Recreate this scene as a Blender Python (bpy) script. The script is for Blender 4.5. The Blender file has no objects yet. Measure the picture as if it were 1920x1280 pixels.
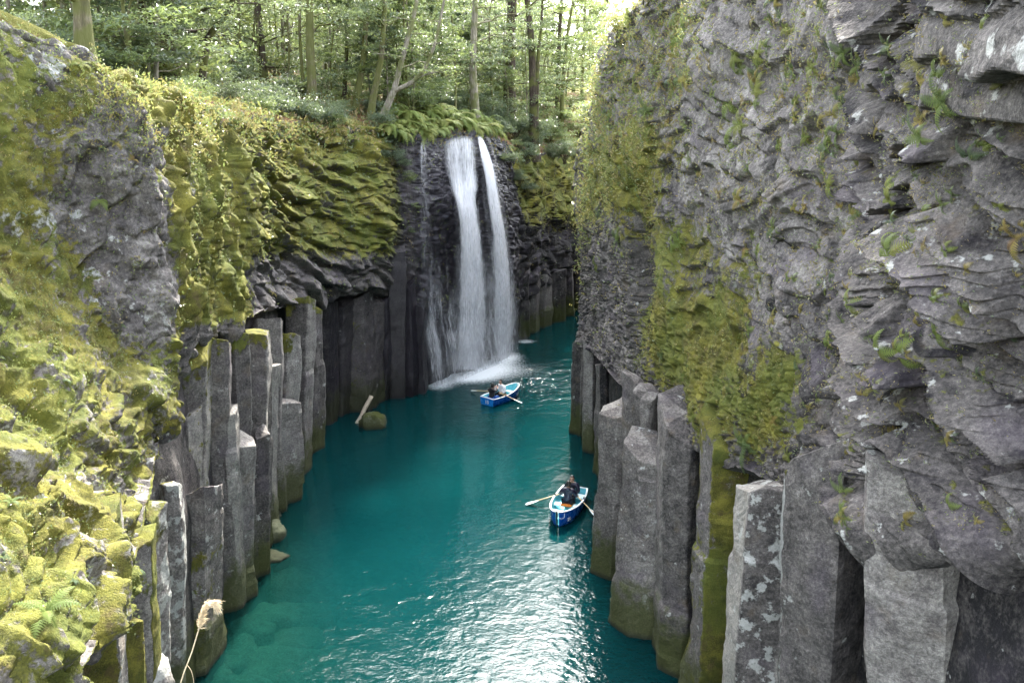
import bpy, math, random
import numpy as np
from mathutils import Vector, Matrix

# ------------------------------------------------------------------ basics
rng = np.random.default_rng(7)
random.seed(7)
SC = bpy.context.scene
COL = SC.collection
F, H = 1600.0, 13.6
TH = math.radians(14.3)
CT, ST = math.cos(TH), math.sin(TH)


def at(px, py, D):
    """point of the place seen at photo pixel (px,py), D metres ahead of the bridge"""
    v = (py - 640) / F
    t = D / (CT - v * ST)
    return np.array([(px - 960) / F * t, D, H - t * (ST + v * CT)])


def seen(P):
    """photo pixel of world points"""
    t = P[..., 1] * CT + (H - P[..., 2]) * ST
    t = np.maximum(t, .2)
    v = ((H - P[..., 2]) * CT - P[..., 1] * ST) / t
    return 960 + F * P[..., 0] / t, 640 + F * v


def water_at(px, py):
    v = (py - 640) / F
    t = H / (ST + v * CT)
    return np.array([(px - 960) / F * t, t * (CT - v * ST), 0.0])


def tag(o, label=None, cat=None, group=None, kind=None):
    if label: o['label'] = label
    if cat: o['category'] = cat
    if group: o['group'] = group
    if kind: o['kind'] = kind
    return o


def link(o):
    COL.objects.link(o)
    return o


def empty(name, loc=(0, 0, 0), rz=0.0, label=None, cat=None, group=None, kind=None):
    o = bpy.data.objects.new(name, None)
    o.empty_display_size = .3
    o.location = loc
    o.rotation_euler = (0, 0, rz)
    tag(o, label, cat, group, kind)
    return link(o)


def mesh_np(name, V, Fc, smooth=True, attrs=None):
    """fast mesh from numpy verts and quads (k,4) / tris (k,3) / list of both"""
    me = bpy.data.meshes.new(name)
    if not isinstance(Fc, list): Fc = [Fc]
    Fc = [np.asarray(f, dtype=np.int32) for f in Fc if len(f)]
    V = np.asarray(V, dtype=np.float32)
    me.vertices.add(len(V))
    me.vertices.foreach_set('co', V.ravel())
    nl = sum(f.size for f in Fc)
    npol = sum(len(f) for f in Fc)
    me.loops.add(nl)
    me.loops.foreach_set('vertex_index', np.concatenate([f.ravel() for f in Fc]))
    me.polygons.add(npol)
    starts, s = [], 0
    for f in Fc:
        k = f.shape[1]
        starts.append(s + np.arange(len(f)) * k)
        s += f.size
    me.polygons.foreach_set('loop_start', np.concatenate(starts).astype(np.int32))
    me.polygons.foreach_set('use_smooth', np.full(npol, smooth))
    if attrs:
        for k, a in attrs.items():
            at_ = me.attributes.new(k, 'FLOAT', 'POINT')
            at_.data.foreach_set('value', np.asarray(a, dtype=np.float32).ravel())
    me.update(calc_edges=True)
    me.validate()
    return me


def obj(name, me, mat=None, parent=None, loc=None):
    o = bpy.data.objects.new(name, me)
    if mat is not None: me.materials.append(mat)
    if parent is not None: o.parent = parent
    if loc is not None: o.location = loc
    return link(o)


class MB:
    """collects pieces and builds one mesh"""
    def __init__(s):
        s.V, s.Q, s.T, s.n, s.A = [], [], [], 0, []

    def add(s, V, Q=None, T=None, a=0.0):
        V = np.asarray(V, dtype=np.float32)
        if Q is not None and len(Q): s.Q.append(np.asarray(Q) + s.n)
        if T is not None and len(T): s.T.append(np.asarray(T) + s.n)
        s.V.append(V)
        s.A.append(np.broadcast_to(np.asarray(a, dtype=np.float32), (len(V),)))
        s.n += len(V)
        return s

    def box(s, c, d, R=None):
        c = np.asarray(c, float); d = np.asarray(d, float) / 2
        V = np.array([[x, y, z] for x in (-1, 1) for y in (-1, 1) for z in (-1, 1)], float) * d
        if R is not None: V = V @ np.asarray(R).T
        return s.add(V + c, Q=[[0, 1, 3, 2], [4, 6, 7, 5], [0, 4, 5, 1], [2, 3, 7, 6], [0, 2, 6, 4], [1, 5, 7, 3]])

    def tube(s, P, r, k=8, cap=True, a=0.0, flat=1.0):
        P = np.asarray(P, float); n = len(P)
        r = np.broadcast_to(np.asarray(r, float), (n,))
        T = np.gradient(P, axis=0)
        T /= np.linalg.norm(T, axis=1)[:, None] + 1e-9
        up = np.array([0, 0, 1.0]) if abs(T[0, 2]) < .9 else np.array([1.0, 0, 0])
        u = np.cross(T[0], up); u /= np.linalg.norm(u)
        V = []
        ang = np.arange(k) / k * 2 * math.pi
        for i in range(n):
            u = u - T[i] * u.dot(T[i]); u /= np.linalg.norm(u) + 1e-9
            w = np.cross(T[i], u)
            V.append(P[i] + r[i] * (np.cos(ang)[:, None] * u + flat * np.sin(ang)[:, None] * w))
        V = np.concatenate(V)
        i = np.arange(n - 1)[:, None] * k; j = np.arange(k)[None]; j2 = (j + 1) % k
        Q = np.stack([i + j, i + j2, i + k + j2, i + k + j], -1).reshape(-1, 4)
        Tt = None
        if cap:
            V = np.vstack([V, P[0], P[-1]])
            b = n * k
            jj = np.arange(k)
            Tt = np.vstack([np.stack([np.full(k, b), (jj + 1) % k, jj], -1),
                            np.stack([np.full(k, b + 1), b - k + jj, b - k + (jj + 1) % k], -1)])
        return s.add(V, Q, Tt, a)

    def mesh(s, name, smooth=True, attr=None):
        Fc = []
        if s.Q: Fc.append(np.concatenate(s.Q))
        if s.T: Fc.append(np.concatenate(s.T))
        return mesh_np(name, np.concatenate(s.V), Fc, smooth, {attr: np.concatenate(s.A)} if attr else None)

    def build(s, name, mat, parent=None, smooth=True, attr=None):
        return obj(name, s.mesh(name, smooth, attr), mat, parent)


# ------------------------------------------------------------------ noise
def _h(ix, iy, iz, seed):
    with np.errstate(over='ignore'):
        h = (ix.astype(np.uint32) * np.uint32(0x8da6b343)) ^ (iy.astype(np.uint32) * np.uint32(0xd8163841)) \
            ^ (iz.astype(np.uint32) * np.uint32(0xcb1ab31f)) ^ np.uint32((seed * 0x165667b1 + 0x9e3779b9) & 0xffffffff)
        h ^= h >> np.uint32(15); h *= np.uint32(0x2c1b3c6d)
        h ^= h >> np.uint32(12); h *= np.uint32(0x297a2d39)
        h ^= h >> np.uint32(15)
    return h.astype(np.float32) * np.float32(1 / 4294967296.0)


def vnoise(P, seed=0):
    P = np.asarray(P, dtype=np.float32)
    I = np.floor(P).astype(np.int64)
    f = P - I
    f = f * f * (3 - 2 * f)
    r = 0
    for dx in (0, 1):
        wx = f[:, 0] if dx else 1 - f[:, 0]
        for dy in (0, 1):
            wy = f[:, 1] if dy else 1 - f[:, 1]
            for dz in (0, 1):
                wz = f[:, 2] if dz else 1 - f[:, 2]
                r = r + wx * wy * wz * _h(I[:, 0] + dx, I[:, 1] + dy, I[:, 2] + dz, seed)
    return r


def fbm(P, octv=4, seed=0):
    """about -1..1"""
    a, s, t = 1.0, 0, 0
    P = np.asarray(P, dtype=np.float32)
    for o in range(octv):
        s = s + a * (vnoise(P, seed + o) * 2 - 1)
        t += a
        a *= .5
        P = P * 2.03 + 17.3
    return s / t * 1.6


def cells(P, size, seed, e=None, k=1.0, A=.3, B=.4, G=.12, gw=.12, dome=0.0, ledge=None, soft=60.0):
    """broken rock: every cell has its own height and tilt, with grooves between; ledge: direction in which each cell juts out more"""
    q = np.asarray(P, dtype=np.float32)
    M = np.eye(3, dtype=np.float32)
    if e is not None:
        e = np.asarray(e, float); e = (e / np.linalg.norm(e)).astype(np.float32)
        q = q + (1.0 / k - 1.0) * (q @ e)[:, None] * e
    q = q / size
    b = np.floor(q - .5).astype(np.int64)
    F1 = np.full(len(q), 9e9, np.float32); F2 = F1.copy()
    hid = np.zeros(len(q), np.float32); sw = np.full(len(q), 1e-9, np.float32); sv = np.zeros(len(q), np.float32)
    for dx in (0, 1):
        for dy in (0, 1):
            for dz in (0, 1):
                x, y, z = b[:, 0] + dx, b[:, 1] + dy, b[:, 2] + dz
                jx, jy, jz = _h(x, y, z, seed), _h(x, y, z, seed + 1), _h(x, y, z, seed + 2)
                d = np.stack([q[:, 0] - x - .5 - (jx - .5) * .85, q[:, 1] - y - .5 - (jy - .5) * .85, q[:, 2] - z - .5 - (jz - .5) * .85], -1)
                dd = (d * d).sum(1)
                tx, ty, tz = _h(x, y, z, seed + 3) - .5, _h(x, y, z, seed + 4) - .5, _h(x, y, z, seed + 5) - .5
                val = (_h(x, y, z, seed + 6) - .5) * A + (d[:, 0] * tx + d[:, 1] * ty + d[:, 2] * tz) * B * 1.6 - dome * dd
                if ledge is not None: val = val + (d @ np.asarray(ledge, np.float32))
                w = np.exp(-soft * dd)
                sw += w; sv += w * val
                near = dd < F1
                F2 = np.where(near, F1, np.minimum(F2, dd))
                hid = np.where(near, _h(x, y, z, seed + 7), hid)
                F1 = np.where(near, dd, F1)
    edge = np.sqrt(F2) - np.sqrt(F1)
    return sv / sw - G * np.clip(1 - edge / gw, 0, 1) ** 1.5, hid


def strata(P, T, L, seed, slope, swing=.25, A=.3, B=.2, pw=1.4, bhk=.45, gr=.75):
    """long tilted ledges on a bank running along Y: each rises to its lower edge and then steps back"""
    P = np.asarray(P, dtype=np.float32)
    ang = slope + swing * fbm(P * .35 + seed, 2, seed)
    ca, sa = np.cos(ang), np.sin(ang)
    # along: towards the camera and down (right bank) ; across: downwards
    s = P[:, 1] * ca + P[:, 2] * sa
    c = -(P[:, 2] * np.cos(slope) - P[:, 1] * np.sin(slope)) + .9 * swing * fbm(np.stack([P[:, 0] * .3, P[:, 1] * .55, P[:, 2] * .55], -1) + seed, 3, seed + 1) + .05 * fbm(P * 2.3, 2, seed + 9)
    # big joint blocks: inside each the ledges run at their own level and thickness
    w2 = np.stack([fbm(P * .8 + 3 * k, 2, seed + 20 + k) for k in range(3)], -1) * .35
    _, bh = cells(P + w2, 2.6 * T + 1.5, seed + 40, (0, -.6, -.8), 1.5)
    q = c / (T * (.66 + .8 * bh)) + bh * 17
    i = np.floor(q); f = q - i
    z0 = np.zeros_like(i)
    ii = i.astype(np.int64)
    zz = np.zeros_like(ii)
    # thin and thick ledges: merge some neighbours
    t = s / (L * (.6 + .9 * _h(ii, zz, zz, seed + 2))) + 7.3 * _h(ii, zz, zz, seed + 3)
    j = np.floor(t); g_ = t - j
    jj = j.astype(np.int64)
    amp = A * (.35 + 1.1 * _h(ii, jj, zz, seed + 4))
    off = B * (_h(ii, jj, zz, seed + 5) - .5)
    end = np.clip(np.minimum(g_, 1 - g_) * L / .14, 0, 1) ** .6
    rise = np.clip(f / .84, 0, 1) ** pw * (1 - sst(f, .84, 1.0))
    B = B * 1.0
    d = (bh - .5) * A * bhk + off * end * (.35 + .65 * sst(f, 0, .25) * (1 - sst(f, .82, 1))) + amp * rise * (.45 + .55 * end) - gr * A * np.exp(-f * 11) - .12 * A * (1 - end)
    return d, _h(ii, jj, zz, seed + 6)


def blur(a, n=1):
    for _ in range(n):
        for ax in (0, 1):
            b = a.copy()
            s0 = [slice(None)] * 2; s1 = s0.copy(); s2 = s0.copy()
            s0[ax] = slice(1, -1); s1[ax] = slice(0, -2); s2[ax] = slice(2, None)
            b[tuple(s0)] = .5 * a[tuple(s0)] + .25 * (a[tuple(s1)] + a[tuple(s2)])
            a = b
    return a


def sst(x, a, b):
    t = np.clip((x - a) / (b - a), 0, 1)
    return t * t * (3 - 2 * t)


def blob(px, py, cx, cy, rx, ry):
    return np.exp(-(((px - cx) / rx) ** 2 + ((py - cy) / ry) ** 2))


def pchip(x, y, xq):
    """monotone cubic interpolation along axis 0; y (n,...)"""
    x = np.asarray(x, float); y = np.asarray(y, float)
    h = np.diff(x)
    d = np.diff(y, axis=0) / h.reshape((-1,) + (1,) * (y.ndim - 1))
    m = np.zeros_like(y)
    m[0], m[-1] = d[0], d[-1]
    same = d[:-1] * d[1:] > 0
    hh = h.reshape((-1,) + (1,) * (y.ndim - 1))
    w1, w2 = 2 * hh[1:] + hh[:-1], hh[1:] + 2 * hh[:-1]
    with np.errstate(divide='ignore', invalid='ignore'):
        mm = (w1 + w2) / (w1 / d[:-1] + w2 / d[1:])
    m[1:-1] = np.where(same, mm, 0)
    i = np.clip(np.searchsorted(x, xq, side='right') - 1, 0, len(x) - 2)
    sh = (-1,) + (1,) * (y.ndim - 1)
    t = ((xq - x[i]) / h[i]).reshape(sh); H_ = h[i].reshape(sh)
    t2, t3 = t * t, t * t * t
    return (2 * t3 - 3 * t2 + 1) * y[i] + (t3 - 2 * t2 + t) * H_ * m[i] + (-2 * t3 + 3 * t2) * y[i + 1] + (t3 - t2) * H_ * m[i + 1]


# ------------------------------------------------------------------ node helper
class NT:
    def __init__(s, name, cull=False):
        s.m = bpy.data.materials.new(name)
        s.m.use_nodes = True
        s.t = s.m.node_tree
        s.t.nodes.clear()
        s.o = s.n('ShaderNodeOutputMaterial')

    def n(s, typ, **kw):
        nd = s.t.nodes.new(typ)
        for k, v in kw.items(): setattr(nd, k, v)
        return nd

    def l(s, a, b): s.t.links.new(a, b)

    def put(s, sock, v):
        if hasattr(v, 'is_output') or isinstance(v, bpy.types.NodeSocket): s.l(v, sock)
        else:
            if isinstance(v, (tuple, list)) and len(v) == 3 and sock.type == 'RGBA': v = (*v, 1)
            sock.default_value = v

    def math(s, op, a, b=0.0, clamp=False):
        nd = s.n('ShaderNodeMath', operation=op, use_clamp=clamp)
        s.put(nd.inputs[0], a); s.put(nd.inputs[1], b)
        return nd.outputs[0]

    def mix(s, f, a, b, blend='MIX'):
        nd = s.n('ShaderNodeMix', data_type='RGBA', blend_type=blend)
        s.put(nd.inputs['Factor'], f)
        ia = [i for i in nd.inputs if i.type == 'RGBA']
        s.put(ia[0], a); s.put(ia[1], b)
        return [o for o in nd.outputs if o.type == 'RGBA'][0]

    def noise(s, vec, scale, detail=4, rough=.55, dist=0.0):
        nd = s.n('ShaderNodeTexNoise')
        nd.inputs['Scale'].default_value = scale
        nd.inputs['Detail'].default_value = detail
        nd.inputs['Roughness'].default_value = rough
        nd.inputs['Distortion'].default_value = dist
        s.l(vec, nd.inputs['Vector'])
        return nd.outputs['Fac']

    def ramp(s, f, stops):
        nd = s.n('ShaderNodeValToRGB')
        el = nd.color_ramp.elements
        while len(el) > 1: el.remove(el[-1])
        for i, (p, c) in enumerate(stops):
            e = el[0] if i == 0 else el.new(p)
            e.position = p
            e.color = (*c, 1) if len(c) == 3 else c
        s.put(nd.inputs['Fac'], f)
        return nd.outputs['Color']

    def rng(s, f, a, b, c=0.0, d=1.0):
        nd = s.n('ShaderNodeMapRange', interpolation_type='SMOOTHSTEP')
        s.put(nd.inputs[0], f)
        for i, v in enumerate((a, b, c, d)): s.put(nd.inputs[i + 1], v)
        return nd.outputs[0]

    def attr(s, name):
        return s.n('ShaderNodeAttribute', attribute_name=name).outputs['Fac']

    def pos(s): return s.n('ShaderNodeNewGeometry').outputs['Position']

    def scale(s, v, xyz):
        nd = s.n('ShaderNodeVectorMath', operation='MULTIPLY')
        s.l(v, nd.inputs[0]); nd.inputs[1].default_value = xyz
        return nd.outputs[0]

    def bsdf(s, color, rough=.8, spec=.3, bump=None, dist=.02, strength=.6, **kw):
        b = s.n('ShaderNodeBsdfPrincipled')
        s.put(b.inputs['Base Color'], color)
        s.put(b.inputs['Roughness'], rough)
        s.put(b.inputs['Specular IOR Level'], spec)
        if bump is not None:
            bn = s.n('ShaderNodeBump')
            bn.inputs['Strength'].default_value = strength
            bn.inputs['Distance'].default_value = dist
            s.l(bump, bn.inputs['Height'])
            s.l(bn.outputs[0], b.inputs['Normal'])
        for k, v in kw.items(): s.put(b.inputs[k], v)
        return b

    def done(s, sh):
        s.l(sh if isinstance(sh, bpy.types.NodeSocket) else sh.outputs[0], s.o.inputs['Surface'])
        return s.m


def plain(name, col, rough=.5, spec=.4, var=.12, scale=8.0, metal=0.0):
    """simple surface with slight uneven wear"""
    m = NT(name)
    tc = m.n('ShaderNodeTexCoord').outputs['Object']
    nz = m.noise(tc, scale, 5)
    c = m.mix(m.rng(nz, .3, .7), tuple(x * (1 - var) for x in col), tuple(min(1, x * (1 + var)) for x in col))
    r = m.rng(nz, .3, .7, rough - .08, rough + .08)
    return m.done(m.bsdf(c, r, spec, bump=nz, dist=.004, strength=.3, Metallic=metal))


# ------------------------------------------------------------------ materials
def rock_material(name, dark=(.016, .015, .016), mid=(.100, .091, .084), light=(.29, .275, .245), moss_hi=(.222, .205, .034), moss_lo=(.042, .046, .010), algae=True):
    m = NT(name)
    p = m.pos()
    big = m.noise(p, .5, 3)
    med = m.noise(p, 2.6, 8, .62)
    fin = m.noise(p, 17, 6, .65)
    pit = m.n('ShaderNodeTexVoronoi', feature='F1'); pit.inputs['Scale'].default_value = 34
    m.l(p, pit.inputs['Vector'])
    base = m.math('ADD', m.math('MULTIPLY', med, .55), m.math('ADD', m.math('MULTIPLY', fin, .42), m.math('MULTIPLY', big, .18)))
    base = m.math('ADD', base, m.math('MULTIPLY', m.attr('tone'), .35))
    rock = m.ramp(base, [(.40, dark), (.54, tuple(x * .8 for x in mid)), (.68, tuple(x * 1.5 for x in mid)), (.86, light)])
    rock = m.mix(1.0, rock, m.ramp(m.math('ADD', m.math('MULTIPLY', m.noise(p, 75, 3, .7), .6), m.math('MULTIPLY', fin, .4)), [(.34, (.55, .55, .55)), (.5, (.95, .95, .95)), (.64, (1.5, 1.48, 1.44))]), 'MULTIPLY')
    # faint violet and rusty drift
    rock = m.mix(m.rng(m.noise(p, .9, 2), .5, .75, 0, .30), rock, (.115, .092, .122))
    rock = m.mix(m.rng(m.noise(p, 1.7, 4), .58, .74, 0, .35), rock, (.16, .12, .075))
    # lichen
    ln = m.math('ADD', m.noise(p, 3.2, 7, .6), m.math('MULTIPLY', m.attr('lichen'), .4))
    rock = m.mix(m.rng(m.math('ADD', ln, m.math('MULTIPLY', fin, .12)), .73, .79, 0, .8), rock, m.mix(fin, (.30, .31, .28), (.52, .52, .48)))
    fuzzc = m.noise(p, 25, 3)
    # moss
    nz = m.n('ShaderNodeSeparateXYZ'); m.l(m.n('ShaderNodeNewGeometry').outputs['Normal'], nz.inputs[0])
    mn = m.math('ADD', m.math('MULTIPLY', m.noise(p, 1.5, 7, .7), 1.05), m.math('MULTIPLY', m.noise(p, 7, 5, .65), .65))
    mn = m.math('SUBTRACT', mn, .35)
    mf = m.math('ADD', m.math('ADD', mn, m.math('MULTIPLY', m.attr('moss'), .66)), m.math('MULTIPLY', nz.outputs[2], .13))
    mossf = m.rng(mf, .96, 1.08)
    mcol = m.ramp(m.math('ADD', m.math('MULTIPLY', m.noise(p, 2.2, 5, .6), .65), m.math('MULTIPLY', m.noise(p, 40, 3), .35)),
                  [(.36, moss_lo), (.50, tuple((a * .9 + b) / 2 for a, b in zip(moss_lo, moss_hi))), (.62, moss_hi)])
    mcol = m.mix(m.rng(m.noise(p, 4, 6, .7), .52, .66, 0, .7), mcol, m.mix(fin, (.035, .028, .014), (.16, .115, .05)))
    mcol = m.mix(m.rng(m.noise(p, .6, 3), .42, .62, 0, .5), mcol, m.mix(fuzzc, (.06, .085, .016), (.13, .17, .03)))
    rock = m.mix(mossf, rock, mcol)
    if algae:
        pz = m.n('ShaderNodeSeparateXYZ'); m.l(p, pz.inputs[0])
        zz = m.math('SUBTRACT', pz.outputs[2], m.math('MULTIPLY', med, 3.2))
        rock = m.mix(m.rng(zz, .3, -.8, 0, .85), rock, m.mix(fin, (.02, .035, .006), (.07, .075, .012)))
        rock = m.mix(m.rng(pz.outputs[2], .22, .02, 0, .75), rock, (.012, .016, .012))
    wet = m.attr('wet')
    rock = m.mix(m.math('MULTIPLY', wet, .95), rock, m.mix(med, (.004, .0035, .006), (.022, .018, .026)))
    rough = m.rng(wet, 0, 1, .88, .42)
    fuzz = m.noise(p, 55, 3, .7)
    h = m.math('ADD', m.math('ADD', m.math('MULTIPLY', med, .30), m.math('MULTIPLY', fin, .42)), m.math('ADD', m.math('MULTIPLY', pit.outputs['Distance'], .10), m.math('MULTIPLY', m.math('MULTIPLY', fuzz, mossf), .45)))
    return m.done(m.bsdf(rock, rough, .3, bump=h, dist=.08, strength=.9))


ROCK = rock_material('basalt')
# ------------------------------------------------------------------ the two cliffs of the gorge
def loft(stations, dens_pts, rows):
    """stations: (D, [points]) with points ('i',px,py) or ('w',X,z)"""
    Ds = np.array([s[0] for s in stations], float)
    K = len(stations[0][1])
    XZ = np.zeros((len(Ds), K, 2))
    for a, (D, pts) in enumerate(stations):
        for b, p in enumerate(pts):
            if p[0] == 'i':
                q = at(p[1], p[2], D); XZ[a, b] = q[0], q[2]
            else: XZ[a, b] = p[1], p[2]
    # station positions: spacing given by dens_pts (D, metres)
    dd, cur = [], dens_pts[0][0]
    end = dens_pts[-1][0]
    xs, ys = zip(*dens_pts)
    while cur < end:
        dd.append(cur); cur += np.interp(cur, xs, ys)
    Y = np.array(dd)
    L = pchip(Ds, XZ, Y)                     # (nY, K, 2)
    lv = np.concatenate([np.linspace(k, k + 1, r, endpoint=False) for k, r in enumerate(rows)] + [[K - 1.0]])
    G = pchip(np.arange(K, dtype=float), np.swapaxes(L, 0, 1), lv)   # (nl, nY, 2)
    P = np.stack([G[..., 0], np.broadcast_to(Y, G[..., 0].shape), G[..., 1]], -1)
    return Y, lv, P


def grid_normals(P, flip):
    a = np.gradient(P, axis=0); b = np.gradient(P, axis=1)
    n = np.cross(a, b)
    n /= np.linalg.norm(n, axis=-1)[..., None] + 1e-9
    return -n if flip else n


def grid_faces(nr, nc, flip, off=0):
    i = np.arange(nr - 1)[:, None] * nc + np.arange(nc - 1)[None] + off
    q = np.stack([i, i + 1, i + nc + 1, i + nc], -1).reshape(-1, 4)
    return q[:, ::-1] if flip else q


def masked(fn, P, w):
    """evaluate fn only where w matters"""
    out = np.zeros(len(P), np.float32); hid = np.zeros(len(P), np.float32)
    k = w > .01
    if k.any():
        a, b = fn(P[k])
        out[k] = a; hid[k] = b
    return out * w, hid * w


i_ = lambda a, b: ('i', a, b)
w_ = lambda a, b: ('w', a, b)


def lip_fill(D, pts, base_off, rec):
    """add base and recess under the first (lip) point on the left"""
    q = at(pts[0][1], pts[0][2], D) if pts[0][0] == 'i' else np.array([pts[0][1], D, pts[0][2]])
    return (D, [w_(q[0] + base_off, -2.5), w_(q[0] + rec, q[2] + .25)] + pts)


LEFT = [
    (2.5, [w_(-4.2, -2.5), w_(-4.2, 4), w_(-4.1, 7), w_(-4.4, 9.0), w_(-5.4, 9.7), w_(-7, 10.4), w_(-9, 12), w_(-12, 14.5), w_(-20, 18), w_(-90, 34)]),
    (6, [w_(-4.1, -2.5), w_(-4.1, 4.5), w_(-4.0, 7.3), w_(-4.3, 9.0), w_(-5.3, 9.6), w_(-7, 10.4), w_(-9, 12.2), w_(-12, 15), w_(-20, 18), w_(-90, 34)]),
    (8, [w_(-5.4, -2.5), w_(-5.4, 8.0), i_(178, 1250), i_(150, 1130), i_(60, 1010), i_(-90, 880), i_(-300, 600), i_(-480, 300), w_(-19, 18), w_(-90, 34)]),
    (11, [w_(-6.6, -2.5), w_(-6.6, 7.6), i_(246, 1085), i_(195, 985), i_(120, 870), i_(-40, 720), i_(-210, 450), i_(-330, 140), w_(-18, 18), w_(-90, 33)]),
    (13.5, [w_(-7.5, -2.5), w_(-7.5, 7.3), i_(280, 950), i_(255, 860), i_(190, 730), i_(40, 590), i_(-110, 330), i_(-200, 30), w_(-18, 17.5), w_(-90, 32)]),
    (15.6, [w_(-8.1, -2.5), w_(-8.1, 7.4), i_(300, 850), i_(280, 740), i_(190, 640), i_(120, 430), i_(70, 230), i_(0, 42), w_(-18, 17.5), w_(-90, 31)]),
    (17.3, [w_(-8.2, -2.5), w_(-8.2, 7.0), i_(322, 770), i_(326, 690), i_(326, 610), i_(308, 430), i_(288, 270), i_(205, 125), w_(-16, 16.8), w_(-90, 30)]),
    lip_fill(18.6, [i_(338, 700), i_(340, 600), i_(340, 500), i_(325, 380), i_(305, 270), i_(270, 180), w_(-14, 16.4), w_(-90, 29)], -.45, -.30),
    lip_fill(20, [i_(352, 660), i_(356, 570), i_(360, 470), i_(360, 370), i_(345, 265), i_(325, 190), w_(-13, 15.9), w_(-90, 28)], -.45, -.30),
    lip_fill(23, [i_(412, 625), i_(416, 530), i_(420, 440), i_(420, 350), i_(408, 275), i_(392, 212), w_(-14, 15.4), w_(-90, 26)], -.45, -.30),
    lip_fill(27, [i_(476, 592), i_(470, 500), i_(466, 420), i_(462, 345), i_(452, 285), i_(440, 225), w_(-15, 15.2), w_(-90, 25)], -.45, -.30),
    lip_fill(31.5, [i_(533, 578), i_(532, 500), i_(528, 420), i_(520, 350), i_(508, 290), i_(492, 228), w_(-16, 15.2), w_(-90, 24)], -.45, -.30),
    lip_fill(35.5, [i_(586, 566), i_(602, 490), i_(602, 420), i_(588, 350), i_(572, 290), i_(555, 235), w_(-17, 15.2), w_(-90, 24)], -1.6, -1.6),
    lip_fill(38, [i_(645, 556), i_(662, 480), i_(660, 410), i_(645, 350), i_(628, 300), i_(605, 240), w_(-17, 15.2), w_(-90, 24)], -2.0, -2.0),
    lip_fill(40.5, [i_(708, 548), i_(724, 470), i_(727, 400), i_(722, 335), i_(708, 290), i_(675, 246), w_(-16, 15.2), w_(-90, 24)], -1.6, -1.6),
    lip_fill(42, [i_(728, 560), i_(738, 480), i_(740, 400), i_(738, 335), i_(735, 290), i_(722, 248), w_(-15, 15.2), w_(-90, 24)], -.3, -.3),
    lip_fill(43.6, [i_(790, 580), i_(788, 490), i_(786, 410), i_(785, 340), i_(785, 295), i_(782, 258), w_(-14, 15.2), w_(-90, 24)], .0, -.1),
    lip_fill(46.4, [i_(850, 580), i_(850, 490), i_(850, 410), i_(833, 340), i_(829, 295), i_(825, 255), w_(-13, 15.2), w_(-90, 24)], .1, -.1),
    lip_fill(48.4, [i_(890, 580), i_(890, 490), i_(887, 410), i_(882, 340), i_(878, 295), i_(872, 252), w_(-12, 15.2), w_(-90, 24)], .1, -.1),
    lip_fill(51, [i_(950, 580), i_(948, 490), i_(945, 410), i_(938, 340), i_(928, 295), i_(912, 256), w_(-10, 15.2), w_(-90, 24)], .1, -.1),
    lip_fill(54, [i_(980, 560), i_(980, 480), i_(978, 420), i_(970, 365), i_(963, 315), i_(950, 268), w_(-8, 15.2), w_(-90, 24)], -.1, -.1),
    lip_fill(58, [i_(1022, 530), i_(1020, 470), i_(1018, 420), i_(1014, 375), i_(1010, 335), i_(1000, 292), w_(-7, 15.2), w_(-90, 24)], -.6, -.6),
    lip_fill(63, [i_(1090, 510), i_(1090, 460), i_(1088, 420), i_(1084, 380), i_(1075, 340), i_(1060, 300), w_(-6, 15.2), w_(-90, 24)], -.6, -.6),
    (70, [w_(12, -2.5), w_(12, 4), w_(12, 5), w_(12, 7), w_(12, 9), w_(11.5, 10.5), w_(11, 12), w_(10, 13.6), w_(-5, 15.4), w_(-90, 24)]),
    (84, [w_(40, -2.5), w_(40, 4), w_(40, 5), w_(40, 7), w_(40, 9), w_(40, 11), w_(39, 12.5), w_(38, 14), w_(10, 16), w_(-90, 25)]),
    (130, [w_(90, -2.5), w_(90, 4), w_(90, 5), w_(90, 7), w_(90, 9), w_(90, 12), w_(89, 14), w_(88, 17), w_(20, 19), w_(-100, 30)]),
    (190, [w_(120, -2.5), w_(120, 4), w_(120, 6), w_(120, 9), w_(120, 13), w_(119, 18), w_(118, 22), w_(117, 28), w_(20, 30), w_(-130, 40)]),
]

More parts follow.
